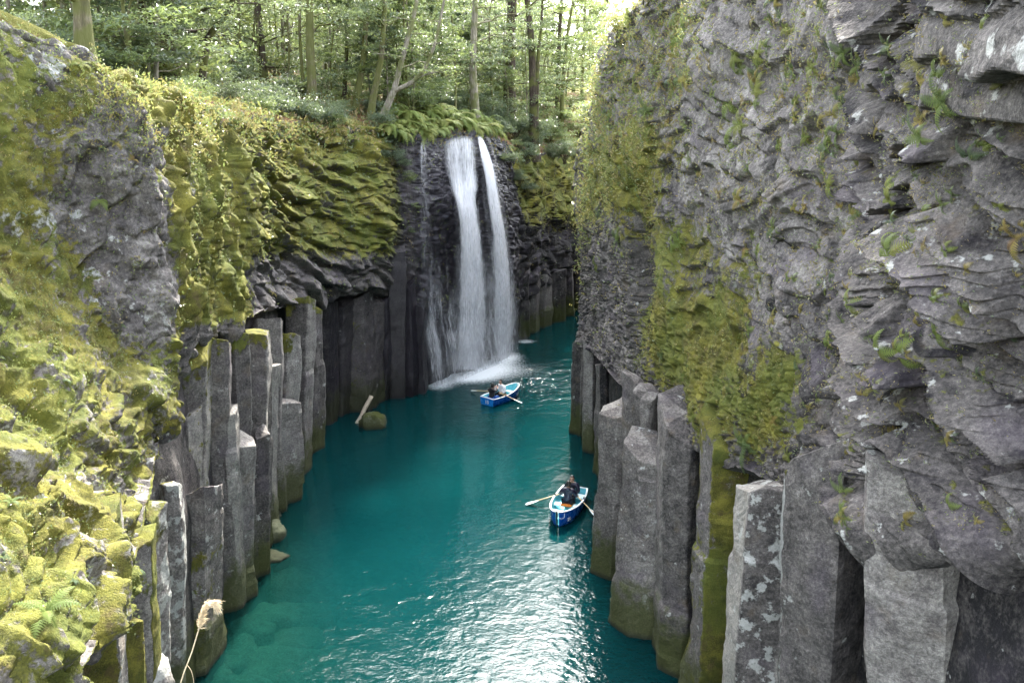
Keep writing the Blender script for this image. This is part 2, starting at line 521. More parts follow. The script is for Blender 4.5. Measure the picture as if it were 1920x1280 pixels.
RIGHT0 = [
    (40, [i_(1087, 640), i_(1092, 560), i_(1090, 440), i_(1082, 330), i_(1094, 245)], 13.6),
    (34, [i_(1106, 655), i_(1112, 560), i_(1120, 430), i_(1108, 300), i_(1108, 175)], 14.5),
    (30, [i_(1132, 685), i_(1140, 580), i_(1146, 440), i_(1132, 300), i_(1122, 120)], 15.5),
    (27, [i_(1160, 720), i_(1168, 610), i_(1166, 450), i_(1158, 300), i_(1150, 70)], 16.5),
    (25.8, [i_(1182, 735), i_(1196, 620), i_(1192, 450), i_(1172, 300), i_(1166, 40)], 16.8),
    (24, [i_(1208, 748), i_(1215, 620), i_(1222, 450), i_(1196, 300), i_(1196, 5)], 17),
    (21, [i_(1262, 792), i_(1272, 660), i_(1286, 470), i_(1272, 280), i_(1275, -90)], 18),
    (18, [i_(1335, 865), i_(1350, 720), i_(1368, 500), i_(1370, 280), i_(1380, -190)], 19),
    (15.5, [i_(1432, 902), i_(1445, 750), i_(1462, 520), i_(1467, 280), i_(1480, -290)], 19),
    (12.8, [i_(1532, 930), i_(1552, 760), i_(1568, 520), i_(1572, 280), i_(1580, -360)], 19),
    (12.2, [i_(1572, 935), i_(1596, 765), i_(1612, 520), i_(1614, 280), i_(1610, -380)], 19),
    (11, [i_(1640, 962), i_(1655, 775), i_(1664, 520), i_(1664, 270), i_(1652, -430)], 19),
    (9.5, [i_(1760, 1008), i_(1782, 800), i_(1774, 530), i_(1762, 260), i_(1740, -520)], 19),
    (8, [i_(1925, 985), i_(1940, 810), i_(1920, 545), i_(1890, 260), i_(1850, -600)], 19),
    (6, [i_(2330, 1090), i_(2330, 860), i_(2260, 560), i_(2190, 250), i_(2100, -700)], 19),
    (2.5, [w_(4.9, 9), w_(4.8, 10.5), w_(4.6, 12.6), w_(4.4, 14.6), w_(4.2, 17.5)], 19),
]
RIGHT = [
    (190, [w_(150, -2.5), w_(150, 4), w_(150, 5), w_(150, 7), w_(150, 9), w_(150, 11), w_(151, 14), w_(160, 16), w_(200, 30)]),
    (84, [w_(62, -2.5), w_(62, 4), w_(62, 5), w_(62, 7), w_(62, 9), w_(62, 11), w_(63, 14), w_(70, 16), w_(120, 25)]),
    (68, [w_(20, -2.5), w_(20, 4), w_(20, 5), w_(20, 7), w_(20, 9), w_(20, 11), w_(21, 14), w_(28, 16), w_(100, 25)]),
    (56, [w_(6.6, -2.5), w_(6.6, 4), w_(6.4, 5), w_(6.4, 7), w_(6.4, 9), w_(6.2, 11), w_(6.8, 14), w_(13, 16), w_(100, 25)]),
    (46, [w_(4.9, -2.5), w_(4.9, 4), w_(4.4, 5), w_(4.4, 7), w_(4.4, 9), w_(4.3, 11), w_(4.6, 13.6), w_(11, 16), w_(100, 25)]),
]
for D, pts, zb in RIGHT0:
    q = at(pts[0][1], pts[0][2], D) if pts[0][0] == 'i' else np.array([pts[0][1], D, pts[0][2]])
    r = at(pts[-1][1], pts[-1][2], D) if pts[-1][0] == 'i' else np.array([pts[-1][1], D, pts[-1][2]])
    rec = .42 if D > 25 else .5
    RIGHT.append((D, [w_(q[0] + rec, -2.5), w_(q[0] + rec, q[2] + .3)] + pts + [w_(r[0] + 6, max(zb, r[2] + 1.5)), w_(100, max(zb, r[2]) + 8)]))
RIGHT = sorted(RIGHT, key=lambda s: s[0])

# ---- left cliff
Ldens = [(2.5, .06), (6, .022), (9, .026), (15, .034), (17.6, .03), (19, .06), (25, .085), (42, .11), (55, .13), (64, .16), (75, .5), (110, 1.5), (170, 2.5)]
Lrows = [60, 14, 76, 76, 92, 86, 72, 64, 60]
LY, Llv, LP = loft(LEFT, Ldens, Lrows)
RIMROW_L = sum(Lrows[:7])
nrL, ncL = LP.shape[:2]
Nn = grid_normals(LP, False)
if Nn[nrL // 2, ncL // 3, 0] < 0: Nn = -Nn; LFLIP = True
else: LFLIP = False
P = LP.reshape(-1, 3).astype(np.float32); N_ = Nn.reshape(-1, 3).astype(np.float32)
px, py = seen(P)
lev = np.repeat(Llv, ncL)
Y = P[:, 1]
Z = P[:, 2]
wob = np.stack([fbm(P * .45, 2, 3), fbm(P * .45, 2, 5), fbm(P * .45, 2, 7)], -1) * .35
Q = P + wob
far = sst(Y, 16.9, 18.2)
fore = (1 - sst(lev, 4.6, 5.2)) * (1 - sst(Y, 15.5, 17)) + (1 - sst(lev, 3.6, 4.2)) * sst(Y, 15.5, 17) * (1 - sst(Y, 17.3, 18.5))
face = (1 - fore) * (1 - sst(Y, 17.5, 18.6))
ribs = far * sst(Y, 26, 29) * (1 - sst(Y, 42, 43)) * sst(lev, 1.6, 2.1)
vrib = far * (1 - sst(Y, 26, 29)) * sst(lev, 1.6, 2.1)
fall = sst(Y, 42, 43.2) * (1 - sst(Y, 53, 55))
end = sst(Y, 53, 55)
plateau = sst(lev, 7.0, 7.25)
keep = 1 - plateau
d = fbm(P * .28, 3, 11) * .35 * (.35 + .65 * keep)
hidL = np.zeros(len(P), np.float32)
for fn, w in (
    (lambda p: cells(p, .75, 21, (1, .3, -.25), 1.5, .42, .42, .10, .10), fore),
    (lambda p: cells(p, .27, 22, None, 1, .10, .12, .03, .12), fore),
    (lambda p: cells(p, .62, 31, (.25, .1, 1), 2.2, .30, .34, .10, .12), face),
    (lambda p: cells(p, .21, 32, (.1, 0, 1), 1.6, .12, .14, .04, .12), face),
    (lambda p: cells(p, .66, 41, (.22, .90, -.36), 7, .50, .2, .20, .16, .10, (0, -.05, -.46)), ribs),
    (lambda p: cells(p, .26, 42, (.35, .88, -.3), 3.0, .18, .18, .05, .12), ribs),
    (lambda p: cells(p, .50, 51, (0, .18, 1), 5.0, .55, .35, .14, .14, .08), vrib),
    (lambda p: cells(p, .22, 52, (0, .1, 1), 2.2, .15, .18, .05, .12), vrib),
    (lambda p: cells(p, .60, 61, (.15, .2, 1), 5.0, .26, .25, .08, .14), fall),
    (lambda p: cells(p, .18, 62, (.1, .1, 1), 2.0, .14, .16, .04, .12), fall),
    (lambda p: cells(p, .75, 71, (1, 1, .3), 1.5, .55, .55, .12, .12), end),
):
    a, hh = masked(fn, Q, (w * keep).astype(np.float32))
    d += a; hidL = np.maximum(hidL, hh)
d += fbm(P * 5.5, 4, 19) * .035 * keep
d += fbm(P * 3.1, 3, 13) * .05 * (.4 + .6 * keep) + fbm(P * 9, 2, 15) * .014
# buttress that splits the falls, and the ledge beside it
ridge = blob(px, py, 838, 330, 26, 90) * fall * .55 + blob(px, py, 858, 430, 22, 80) * fall * .45 + blob(px, py, 912, 400, 14, 110) * fall * .8
d += ridge
# dark slot in the moss wall
d -= blob(px, py, 432, 320, 16, 75) * (Y > 18) * 1.1 * keep
low = sst(lev, 0, 1.2)
d = blur(d.reshape(nrL, ncL), 1).ravel()
P2 = P + N_ * (d * (.3 + .7 * low))[:, None]
LPd = P2.reshape(nrL, ncL, 3)
mossL = fore * .82 + ribs * 1.0 + vrib * 1.02 + end * (.95 * sst(-py, -480, -390))
mossL += face * (.93 - 1.3 * np.clip(blob(px, py, 238, 420, 95, 190) + blob(px, py, 270, 580, 60, 70) + blob(px, py, 235, 300, 70, 50), 0, 1) - .35 * blob(px, py, 100, 100, 50, 40))
mossL *= keep
under = (ribs * sst(py, 455, 520) + vrib * sst(py, 585, 640))
mossL = mossL - under * .9 - fall * .2
mossL += fall * .55 * blob(px, py, 770, 380, 18, 90)
mossL = np.where(lev < 1.9, mossL * 0 + .1, mossL)
wet_shade = np.clip(fall * sst(px, 755, 785) + sst(Y, 35.5, 37) * (1 - sst(Y, 53, 55)) * (1 - sst(lev, 1.4, 2.0)) + .75 * blob(px, py, 748, 480, 18, 190) * sst(Y, 41, 42), 0, 1) * keep  # falls wall is wet; shade of the recess under the bulge painted in too
lich = face * (blob(px, py, 155, 545, 40, 50) * 1.2 + blob(px, py, 95, 110, 40, 35) * .35 + blob(px, py, 60, 400, 60, 40) * .6 + .15) + fore * (.18 + .3 * blob(px, py, 120, 960, 150, 50))
toneL = (hidL - .5) * .5 + face * .12 + .25 * fore - .45 * end - .2 * sst(Y, 34, 38)  # end term: shadow on the far wall painted into its tone
split = RIMROW_L + 8
nv = split * ncL
left = obj('left_cliff', mesh_np('left_cliff', LPd[:split].reshape(-1, 3), grid_faces(split, ncL, not LFLIP), False,
           {'moss': mossL[:nv], 'wet': wet_shade[:nv], 'lichen': lich[:nv], 'tone': toneL[:nv]}), ROCK)
tag(left, 'mossy basalt cliff on the left bank with stepped green ledges and the wet wall behind the waterfall', None, None, 'structure')
L_pos, L_nrm, L_px, L_py, L_lev, L_moss = P2, N_, px, py, lev, mossL

# forest floor: the level land behind the left rim
FL = NT('leaf_litter')
pp = FL.pos()
lit = FL.ramp(FL.math('ADD', FL.math('MULTIPLY', FL.noise(pp, 1.1, 5), .5), FL.math('MULTIPLY', FL.noise(pp, 16, 5, .7), .5)),
              [(.34, (.035, .024, .015)), (.47, (.11, .06, .032)), (.56, (.17, .10, .055)), (.68, (.26, .19, .11))])
sy = FL.n('ShaderNodeSeparateXYZ'); FL.l(pp, sy.inputs[0])
green = FL.math('MAXIMUM', FL.rng(sy.outputs[1], 27, 21), FL.rng(sy.outputs[1], 75, 100))
lit = FL.mix(FL.rng(FL.math('ADD', FL.noise(pp, .7, 5), FL.math('MULTIPLY', green, .2)), .50, .62, 0, .8), lit, FL.mix(FL.noise(pp, 12, 3), (.05, .07, .012), (.15, .16, .03)))
FLOOR = FL.done(FL.bsdf(lit, .95, .1, bump=FL.noise(pp, 14, 6, .7), dist=.08, strength=1.0))
floor = obj('forest_floor', mesh_np('forest_floor', LPd[split - 1:].reshape(-1, 3), grid_faces(nrL - split + 1, ncL, not LFLIP), True), FLOOR)
tag(floor, 'brown leaf littered forest floor above the left cliff and the falls', None, None, 'structure')

# ---- right cliff
Rdens = [(2.5, .08), (6.5, .030), (9, .026), (13, .032), (18, .06), (24, .085), (42, .11), (50, .3), (70, .8), (120, 2.0), (189, 3.0)]
Rrows = [50, 12, 150, 170, 150, 120, 46, 14]
RY, Rlv, RP = loft(RIGHT, Rdens, Rrows)
nrR, ncR = RP.shape[:2]
Nn = grid_normals(RP, False)
if Nn[nrR // 2, ncR // 3, 0] > 0: Nn = -Nn; RFLIP = True
else: RFLIP = False
P = RP.reshape(-1, 3).astype(np.float32); N_ = Nn.reshape(-1, 3).astype(np.float32)
px, py = seen(P)
lev = np.repeat(Rlv, ncR)
Y = P[:, 1]
wob = np.stack([fbm(P * .5, 2, 3), fbm(P * .5, 2, 5), fbm(P * .5, 2, 7)], -1) * .3
# slabs bend: flatter high up, steeper low down
Q = P + wob
up = sst(lev, 1.7, 2.1) * (1 - sst(lev, 6.2, 6.6))
slab = (1 - sst(Y, 12.2, 12.7)) * up
fan = blob(px, py, 1540, 770, 70, 130) * (1 - slab) * up
knob = np.clip(blob(px, py, 1330, 760, 150, 130) + blob(px, py, 1170, 660, 75, 130) + blob(px, py, 1120, 560, 40, 160) + blob(px, py, 1450, 830, 90, 90), 0, 1) * (1 - slab) * up
grain = np.clip(1 - slab - knob - fan, 0, 1) * up
d = fbm(P * .32, 3, 12) * .38
hidR = np.zeros(len(P), np.float32)
for fn, w in (
    (lambda p: strata(p, .40, 4.2, 301, .25, .50, .54, .16, 1.2, .30, 1.25), slab),
    (lambda p: strata(p, .14, 1.4, 311, .26, .5, .06, .04), slab),
    (lambda p: cells(p, .33, 122, (.05, -.95, -.25), 2.6, .09, .26, .03, .08, 0, None, 320), slab),
    (lambda p: cells(p, .34, 126, (.0, -.5, -.86), 4.5, .28, .2, .1, .12, 0, (0, .3, -.2)), fan),
    (lambda p: cells(p, .36, 131, (0, -.3, -.6), 1.25, .32, .48, .16, .12, .06, (0, .1, -.26), 260), knob),
    (lambda p: strata(p, .60, 1.5, 321, .10, .6, .11, .17), grain),
    (lambda p: cells(p, .50, 336, (0, -.25, -.97), 2.8, .22, .50, .06, .08, 0, None, 320), grain),
    (lambda p: cells(p, .15, 137, None, 1, .10, .14, .03, .1, .05, None, 80), knob),
    (lambda p: cells(p, .21, 142, (0, -.5, -.8), 1.7, .11, .26, .03, .08, 0, None, 320), grain),
):
    a, hh = masked(fn, Q, w.astype(np.float32))
    d += a; hidR = np.maximum(hidR, hh)
d += fbm(P * 3.3, 3, 14) * .022 + fbm(P * 10, 2, 16) * .012
d -= .9 * blob(px, py, 1188, 500, 16, 85) * (Y > 24) * (Y < 30) + .5 * np.exp(-((Y - 12.62) / .10) ** 2) * up * sst(py, 420, 520)
big = sst(px, 1795, 1825) * (1 - sst(py, 190, 215)) * (Y > 5) * (lev > 3)      # smooth block jutting at the top
d = d * (1 - .7 * big) + .45 * big
low = sst(lev, 0, 1.3)
d = blur(d.reshape(nrR, ncR), 1).ravel()
P2 = P + N_ * (d * (.3 + .7 * low))[:, None]
RPd = P2.reshape(nrR, ncR, 3)
moss = 1.15 * blob(px, py, 1180, 330, 70, 130) + 1.0 * blob(px, py, 1290, 700, 95, 110) + .8 * blob(px, py, 1230, 560, 50, 120) + 1.0 * blob(px, py, 1340, 600, 70, 60) \
    + .95 * blob(px, py, 1430, 790, 90, 100) + .8 * blob(px, py, 1480, 690, 50, 70) + .6 * blob(px, py, 1400, 520, 60, 60) + .7 * blob(px, py, 1300, 460, 60, 60) + .6 * blob(px, py, 1100, 330, 30, 200) + .5 * blob(px, py, 1250, 150, 60, 100) \
    + .35 * blob(px, py, 1500, 120, 120, 90) + .3 * blob(px, py, 1760, 150, 60, 60)
moss = (np.clip(moss, 0, 1.2) * .82 + .16 * slab + .2) * up
moss = np.where(lev > 6.1, 1.0, moss)
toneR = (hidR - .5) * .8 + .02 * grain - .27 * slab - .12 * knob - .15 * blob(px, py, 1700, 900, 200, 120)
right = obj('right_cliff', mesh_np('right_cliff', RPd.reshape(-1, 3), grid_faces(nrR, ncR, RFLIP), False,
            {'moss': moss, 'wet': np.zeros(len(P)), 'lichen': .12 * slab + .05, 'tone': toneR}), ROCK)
tag(right, 'grey slabby basalt cliff overhanging the right bank above tall columns', None, None, 'structure')
R_pos, R_nrm, R_px, R_py, R_lev, R_moss = P2, N_, px, py, lev, moss
# ------------------------------------------------------------------ basalt columns (parts of the cliffs)
def column_mesh(X0, X1, Y0, Y1, ztop, rx, ry, seed, n=6, rot=None, slant=0.25, step=.11, zb=-1.6, bend=0.1, ku=9, chip=.5):
    r = np.random.default_rng(seed)
    a0 = r.uniform(0, 6.28) if rot is None else rot
    ang = a0 + (np.arange(n) + r.uniform(-.24, .24, n)) / n * 2 * math.pi
    rad = r.uniform(1.0, 1.35, n)
    C = np.stack([np.cos(ang) * rad, np.sin(ang) * rad], -1)
    per = np.concatenate([C[i] + (C[(i + 1) % n] - C[i]) * (np.arange(ku) / ku)[:, None] for i in range(n)])
    per = (np.roll(per, 1, 0) + 6 * per + np.roll(per, -1, 0)) / 8
    m = len(per)
    hgt = ztop - zb
    nz = max(12, int(hgt / step))
    z = np.linspace(zb, ztop, nz)
    s = (z - zb) / hgt
    bx = r.uniform(-bend, bend); ph = r.uniform(0, 3)
    cx = X0 + (X1 - X0) * s + bx * np.sin(s * 3.1 + ph); cy = Y0 + (Y1 - Y0) * s + bx * .5 * np.sin(s * 2.3 + ph)
    scl = 1 - .06 * s + .05 * np.sin(s * 5 + ph)
    # old cross joints: above each the column is a little offset and narrower
    for _ in range(r.integers(1, 4)):
        hj = r.uniform(.25, .95); st_ = sst(s, hj - .004, hj + .004)
        cx = cx + r.uniform(-.05, .05) * rx * st_ * 1.6; cy = cy + r.uniform(-.02, .08) * ry * st_
        scl = scl * (1 - r.uniform(.0, .07) * st_)
    V = np.zeros((nz + 6, m, 3))
    V[:nz, :, 0] = cx[:, None] + per[None, :, 0] * rx * scl[:, None]
    V[:nz, :, 1] = cy[:, None] + per[None, :, 1] * ry * scl[:, None]
    V[:nz, :, 2] = z[:, None]
    # the sloping, worn top
    sd = r.uniform(0, 6.28); sl = np.array([math.cos(sd), math.sin(sd)]) * slant * r.uniform(.3, 1)
    tz = (V[nz - 1, :, 0] - cx[-1]) * sl[0] + (V[nz - 1, :, 1] - cy[-1]) * sl[1]
    k = np.clip((z - (ztop - 1.2)) / 1.2, 0, 1)
    V[:nz, :, 2] += k[:, None] * tz[None]
    for i, (q, dz) in enumerate([(.99, .012), (.965, .025), (.88, .035), (.64, .05), (.34, .06), (.08, .06)]):
        V[nz + i, :, 0] = cx[-1] + per[:, 0] * rx * scl[-1] * q
        V[nz + i, :, 1] = cy[-1] + per[:, 1] * ry * scl[-1] * q
        V[nz + i, :, 2] = ztop + tz * q + dz
    R = V.shape[0]
    fl = V.reshape(-1, 3)
    cxs = np.repeat(np.concatenate([cx, np.full(6, cx[-1])]), m); cys = np.repeat(np.concatenate([cy, np.full(6, cy[-1])]), m)
    out = np.stack([fl[:, 0] - cxs, fl[:, 1] - cys], -1)
    out /= np.linalg.norm(out, axis=1)[:, None] + 1e-6
    off = seed * 3.7
    dd = fbm(fl * np.array([1.2, 1.2, .5]) + off, 3, 81) * .07 + fbm(fl * 4 + off, 3, 82) * .022 + fbm(fl * 11, 2, 83) * .008
    # chipped arrises and the odd cross joint
    cell, _ = cells(fl + off, .7, 84, (0, 0, 1), 2.5, .07 * chip, .05 * chip, .03 * chip, .05)
    dd = dd + cell
    ci = np.tile((np.arange(m) % ku), R); cm = np.exp(-np.minimum(ci, ku - ci) ** 2 / 1.6)
    dd = dd - cm * rx * .16 * chip * 2 * np.clip(fbm(fl * np.array([2, 2, 1.3]) + off, 4, 88) + .05, 0, 1)
    fade = np.ones(len(fl)); fade[-2 * m:] = .2
    fl[:, 0] += out[:, 0] * dd * fade; fl[:, 1] += out[:, 1] * dd * fade
    fl[nz * m:, 2] += fbm(fl[nz * m:] * 3 + off, 3, 85) * .05
    i = np.arange(R - 1)[:, None] * m; j = np.arange(m)[None]; j2 = (j + 1) % m
    Qd = np.stack([i + j, i + j2, i + m + j2, i + m + j], -1).reshape(-1, 4)
    top = fl[-m:].mean(0)
    fl = np.vstack([fl, top])
    T = np.stack([(R - 1) * m + np.arange(m), (R - 1) * m + (np.arange(m) + 1) % m, np.full(m, R * m)], -1)
    sv = np.concatenate([np.tile(np.repeat(np.arange(n), ku), R), [0]])
    return fl, Qd, T, ztop, sv, n


def column(cliff, pl, pr, top, D, shift=0, n=6, rot=None, moss=.1, topmoss=.6, tone=0.0, lichen=0.0, wet=0.0, slant=.3, seed=None, bend=.1, depth=1.15, zb=-1.6, chip=.5, label=None, widen=1.12):
    column.k += 1
    seed = seed or 100 + column.k
    mid = (pl + pr) / 2
    A = at(mid, top, D)
    t1 = D * CT + (H - A[2]) * ST
    rx = (pr - pl) / 2 / F * t1 * widen
    ry = rx * depth
    t0 = (D + ry) * CT + H * ST
    X0 = (mid + shift - 960) / F * t0
    V, Q, T, zt, side, ns = column_mesh(X0, A[0] * (D + ry) / D, D + ry, D + ry + .05, A[2], rx, ry, seed, n, rot, slant, step=max(.07, D * .0055), zb=zb, bend=bend, chip=chip)
    z = V[:, 2]
    rs = np.random.default_rng(seed + 9000)
    fm, ft, fl_ = rs.uniform(-.45, .4, ns)[side], rs.uniform(-.45, .5, ns)[side], rs.uniform(-.1, .3, ns)[side]
    moss = moss + fm * (.35 + moss)
    mo = moss + (topmoss - moss) * sst(z + fbm(V * 2.1, 2, 5) * .5, zt - .9, zt)
    me = mesh_np('basalt_column', V, [Q, T], False, {'moss': mo, 'wet': np.full(len(V), wet), 'lichen': np.clip(lichen + fl_ * (.5 + lichen), 0, 1), 'tone': tone + ft + .1})
    o = obj('basalt_column', me, ROCK, cliff)
    if label: o['label'] = label
    return o


column.k = 0
R_ = random.Random(5)
# left bank, from the foot of the picture into the gorge
for (pl, pr, top, D, sh, mo, tm, kw) in [
    (108, 226, 1018, 10.2, 10, .72, 1.0, dict(lichen=.35)),
    (222, 276, 1040, 11.6, 6, .85, 1.0, {}),
    (246, 300, 985, 13.0, 4, .25, .8, dict(lichen=.35)),
    (196, 262, 1195, 10.9, 0, .9, 1.0, {}),
    (264, 300, 1150, 13.6, 0, .05, .3, dict(lichen=.3)),
    (286, 334, 928, 17.6, 6, .45, .5, dict(lichen=.35)),
    (326, 408, 962, 19.0, -6, .55, .45, dict(lichen=.15, tone=-.1, rot=.35)),
    (300, 380, 806, 20.0, 0, .35, .55, {}),
    (316, 378, 668, 20.6, 0, .75, .9, {}),
    (374, 424, 655, 21.7, 8, .1, .9, {}),
    (406, 442, 782, 21.9, 4, .0, .2, {}),
    (434, 474, 836, 22.4, -6, .02, .2, {}),
    (424, 462, 640, 23.3, 6, .1, .9, {}),
    (456, 492, 632, 24.3, 0, .0, .9, {}),
    (472, 503, 820, 23.8, -8, .0, .15, {}),
    (466, 500, 690, 25.4, 0, .0, .9, {}),
    (490, 522, 695, 26.6, -10, .0, .15, {}),
    (484, 520, 610, 28, 0, .05, .5, {}),
    (503, 557, 768, 28.7, -12, .0, .1, {}),
    (514, 556, 640, 30.2, -8, .0, .9, {}),
    (546, 588, 574, 31.6, -12, .0, .9, {}),
    (572, 600, 580, 34, -8, .0, .9, {}),
    (592, 622, 560, 37.4, 0, .0, 0, dict(tone=-.3, wet=.6)),  # recess columns: shade under the bulge painted in through wet and tone
    (618, 655, 566, 38.8, -4, .1, 0, dict(tone=-.3, wet=.7)),
    (652, 692, 560, 39.4, 0, .35, 0, dict(tone=-.15, wet=.45)),
    (684, 716, 565, 40.4, -2, .2, 0, dict(tone=-.1, wet=.4)),  # last column with the recess shade painted in
    (704, 738, 560, 41.2, -4, .0, 0, dict(tone=-.3, wet=.9)),
    (730, 756, 470, 41.4, 0, .1, .2, dict(wet=.9)),
    (748, 776, 540, 41.8, 0, .0, 0, dict(wet=1.0)),
    (764, 801, 584, 42.2, -2, .0, .1, dict(wet=1.0, tone=.1)),
    (800, 830, 640, 44.7, 2, .0, 0, dict(wet=1.0)),
    (824, 862, 600, 46.0, 2, .0, 0, dict(wet=1.0)),
    (862, 905, 600, 48.0, 2, .0, 0, dict(wet=1.0)),
    (905, 945, 590, 50.1, 2, .0, 0, dict(wet=1.0)),
    (942, 966, 600, 52.2, 2, .0, 0, dict(wet=.9)),
    (962, 990, 520, 54, -2, .1, .1, dict(tone=-.25)),
    (986, 1012, 522, 55.5, -4, .15, .1, dict(tone=-.25)),
    (1006, 1036, 528, 57, -6, .0, .1, dict(tone=-.25)),
    (1030, 1058, 512, 58.5, -6, .0, .1, dict(tone=-.25)),
    (1054, 1076, 500, 60.5, -4, .3, .1, dict(tone=-.25)),
    (1072, 1096, 500, 62.5, -4, .0, .1, dict(tone=-.25)),
]:
    column(left, pl, pr, top, D, sh, n=R_.choice((4, 5, 5, 6)), moss=mo, topmoss=tm, **{**dict(widen=1.38, tone=.14, slant=.7), **kw})

# right bank
for (pl, pr, top, D, sh, mo, tm, kw) in [
    (1077, 1112, 640, 36.2, -6, .0, 0, dict(tone=.1)),
    (1098, 1128, 650, 34.0, -4, .05, 0, {}),
    (1116, 1146, 690, 31.4, -2, .0, 0, dict(tone=-.2)),
    (1126, 1184, 780, 23.6, -10, .05, .3, dict(tone=.15, rot=.2, widen=1.08, slant=.4)),
    (1170, 1205, 717, 23.2, -8, .05, .1, dict(tone=.1)),
    (1190, 1232, 745, 22.2, -10, .0, .1, {}),
    (1186, 1266, 866, 20.6, -26, .0, .1, dict(tone=.3, lichen=.1, slant=.9)),
    (1246, 1342, 805, 18.9, -20, .0, .1, dict(tone=-.1, rot=.5)),
    (1312, 1440, 827, 17.0, -30, .85, .9, dict(rot=.25, n=5)),
    (1420, 1490, 845, 17.6, -10, .5, .5, dict(tone=-.3)),
    (1392, 1500, 946, 13.9, -62, .05, .3, dict(lichen=.2, tone=.25, rot=.1, n=5)),
    (1484, 1530, 893, 13.5, -20, .15, .7, dict(lichen=.5, tone=.3)),
    (1500, 1660, 890, 11.5, -45, .0, .1, dict(tone=-.05, rot=.75, n=5, chip=.35)),
    (1640, 1700, 940, 11.4, -30, .25, .2, dict(tone=-.3)),
    (1662, 1858, 940, 9.2, -40, .0, .1, dict(tone=.15, rot=.98, n=5, chip=.35)),
    (1848, 2010, 895, 8.8, -20, .42, .3, dict(tone=-.1)),
    (2000, 2200, 915, 7.6, -20, .2, .3, dict(tone=-.1)),
]:
    column(right, pl, pr, top, D, sh, **{**dict(n=6, moss=mo, topmoss=tm, widen=1.22, slant=.7), **kw})


# ------------------------------------------------------------------ boulders, driftwood
def boulder(name, c, r, seed, label, moss=.1, lichen=.1, tone=.2, wet=0.0, group=None, mat=None, amp=.5):
    k = 40
    u = np.linspace(0, 2 * math.pi, k, endpoint=False); v = np.linspace(.02, math.pi - .02, k // 2)
    U, Vv = np.meshgrid(u, v)
    S = np.stack([np.cos(U) * np.sin(Vv), np.sin(U) * np.sin(Vv), np.cos(Vv)], -1).reshape(-1, 3)
    f, _ = cells(S * 1.3 + seed, .9, 33 + seed, None, 1, .3, .5, .03, .1)
    q = np.sign(S) * np.abs(S) ** .8 * (1 + amp * f[:, None] + .16 * fbm(S * 1.5 + seed, 3, 6)[:, None] + .02 * fbm(S * 9 + seed, 2, 7)[:, None]) * np.asarray(r)
    i = np.arange(k // 2 - 1)[:, None] * k; j = np.arange(k)[None]; j2 = (j + 1) % k
    Q = np.stack([i + j, i + k + j, i + k + j2, i + j2], -1).reshape(-1, 4)
    n = len(q)
    T = np.vstack([np.stack([np.full(k, n), np.arange(k), (np.arange(k) + 1) % k], -1), np.stack([np.full(k, n + 1), n - k + (np.arange(k) + 1) % k, n - k + np.arange(k)], -1)])
    q = np.vstack([q, q[:k].mean(0), q[n - k:].mean(0)])
    up = sst(q[:, 2] / r[2], -.2, .6)
    me = mesh_np(name, q, [Q, T], True, {'moss': moss * up, 'wet': np.full(len(q), wet), 'lichen': np.full(len(q), lichen) * up, 'tone': np.full(len(q), tone)})
    o = obj(name, me, mat or ROCK, None, c)
    return tag(o, label, 'boulder', group)


c = water_at(505, 1012); boulder('boulder', (c[0] + .05, c[1] + .2, .12), (.42, .45, .42), 1, 'pale whitish rock standing out of the water at the foot of the left columns', 0, 1.0, .9)
c = water_at(508, 1044); boulder('boulder', (c[0], c[1], -.13), (.55, .42, .26), 2, 'reddish brown flat boulder just awash in front of the pale one', 0, 0, .1)
c = water_at(505, 972); boulder('boulder', (c[0], c[1] + .2, -.10), (.36, .36, .22), 3, 'brown low boulder just behind the pale one in the shallows', 0, 0, .2)
c = water_at(698, 800); boulder('boulder', (c[0], c[1] + .1, .12), (.60, .5, .55), 4, 'mossy topped boulder beside the leaning driftwood pole', .65, .5, .5)
c = water_at(1172, 1162); boulder('boulder', (c[0] + .35, c[1] + .2, .1), (.75, .6, .5), 5, 'small angular rock wedged at the foot of the right columns', .5, .5, .3)
c = at(282, 1262, 12.2); boulder('boulder', (c[0], c[1], c[2] - .1), (.30, .34, .34), 6, 'white lichen covered block at the foot of the near left ledges', 0, 1.0, .6)
# drowned boulders under the shallow edge
SUB = rock_material('drowned_rock', (.05, .06, .05), (.19, .21, .16), (.35, .36, .28), algae=False)
for k, (px_, py_, rx_, ry_, z_) in enumerate([(505, 1125, .9, .6, -.75), (560, 1110, 1.1, .8, -1.0), (470, 1150, .7, .6, -.65), (440, 1200, .55, .9, -.65), (520, 1215, 1.5, .9, -.8), (560, 1260, 1.3, .7, -1.0),
                                             (440, 1262, .8, .7, -.7), (612, 1180, .9, .6, -1.2), (480, 1285, 1.2, .6, -.7), (530, 1060, .8, .6, -.7), (548, 1160, .9, .8, -.95), (412, 1236, .5, .6, -.75)]):
    c = water_at(px_, py_)
    boulder('boulder', (c[0], c[1], z_), (rx_, ry_, .42), 20 + k, 'drowned boulder seen dimly under the shallow water by the left bank', 0, 0, R_.uniform(.1, .7), group='drowned boulders', mat=SUB)

WOODM = plain('weathered_wood', (.42, .36, .27), .8, .2, .3, 30)
a, b = water_at(672, 790), at(696, 743, 38.7)
mb = MB(); tt = np.linspace(-.2, 1.0, 14)[:, None]
mb.tube((np.array([a[0], a[1] - .1, 0]) * (1 - tt) + b * tt) + .02 * np.stack([np.sin(tt[:, 0] * 9), 0 * tt[:, 0], np.cos(tt[:, 0] * 7)], -1), .105, 10)
tag(mb.build('driftwood_pole', WOODM), 'pale driftwood pole leaning on the dark left columns by the mossy boulder', 'driftwood')

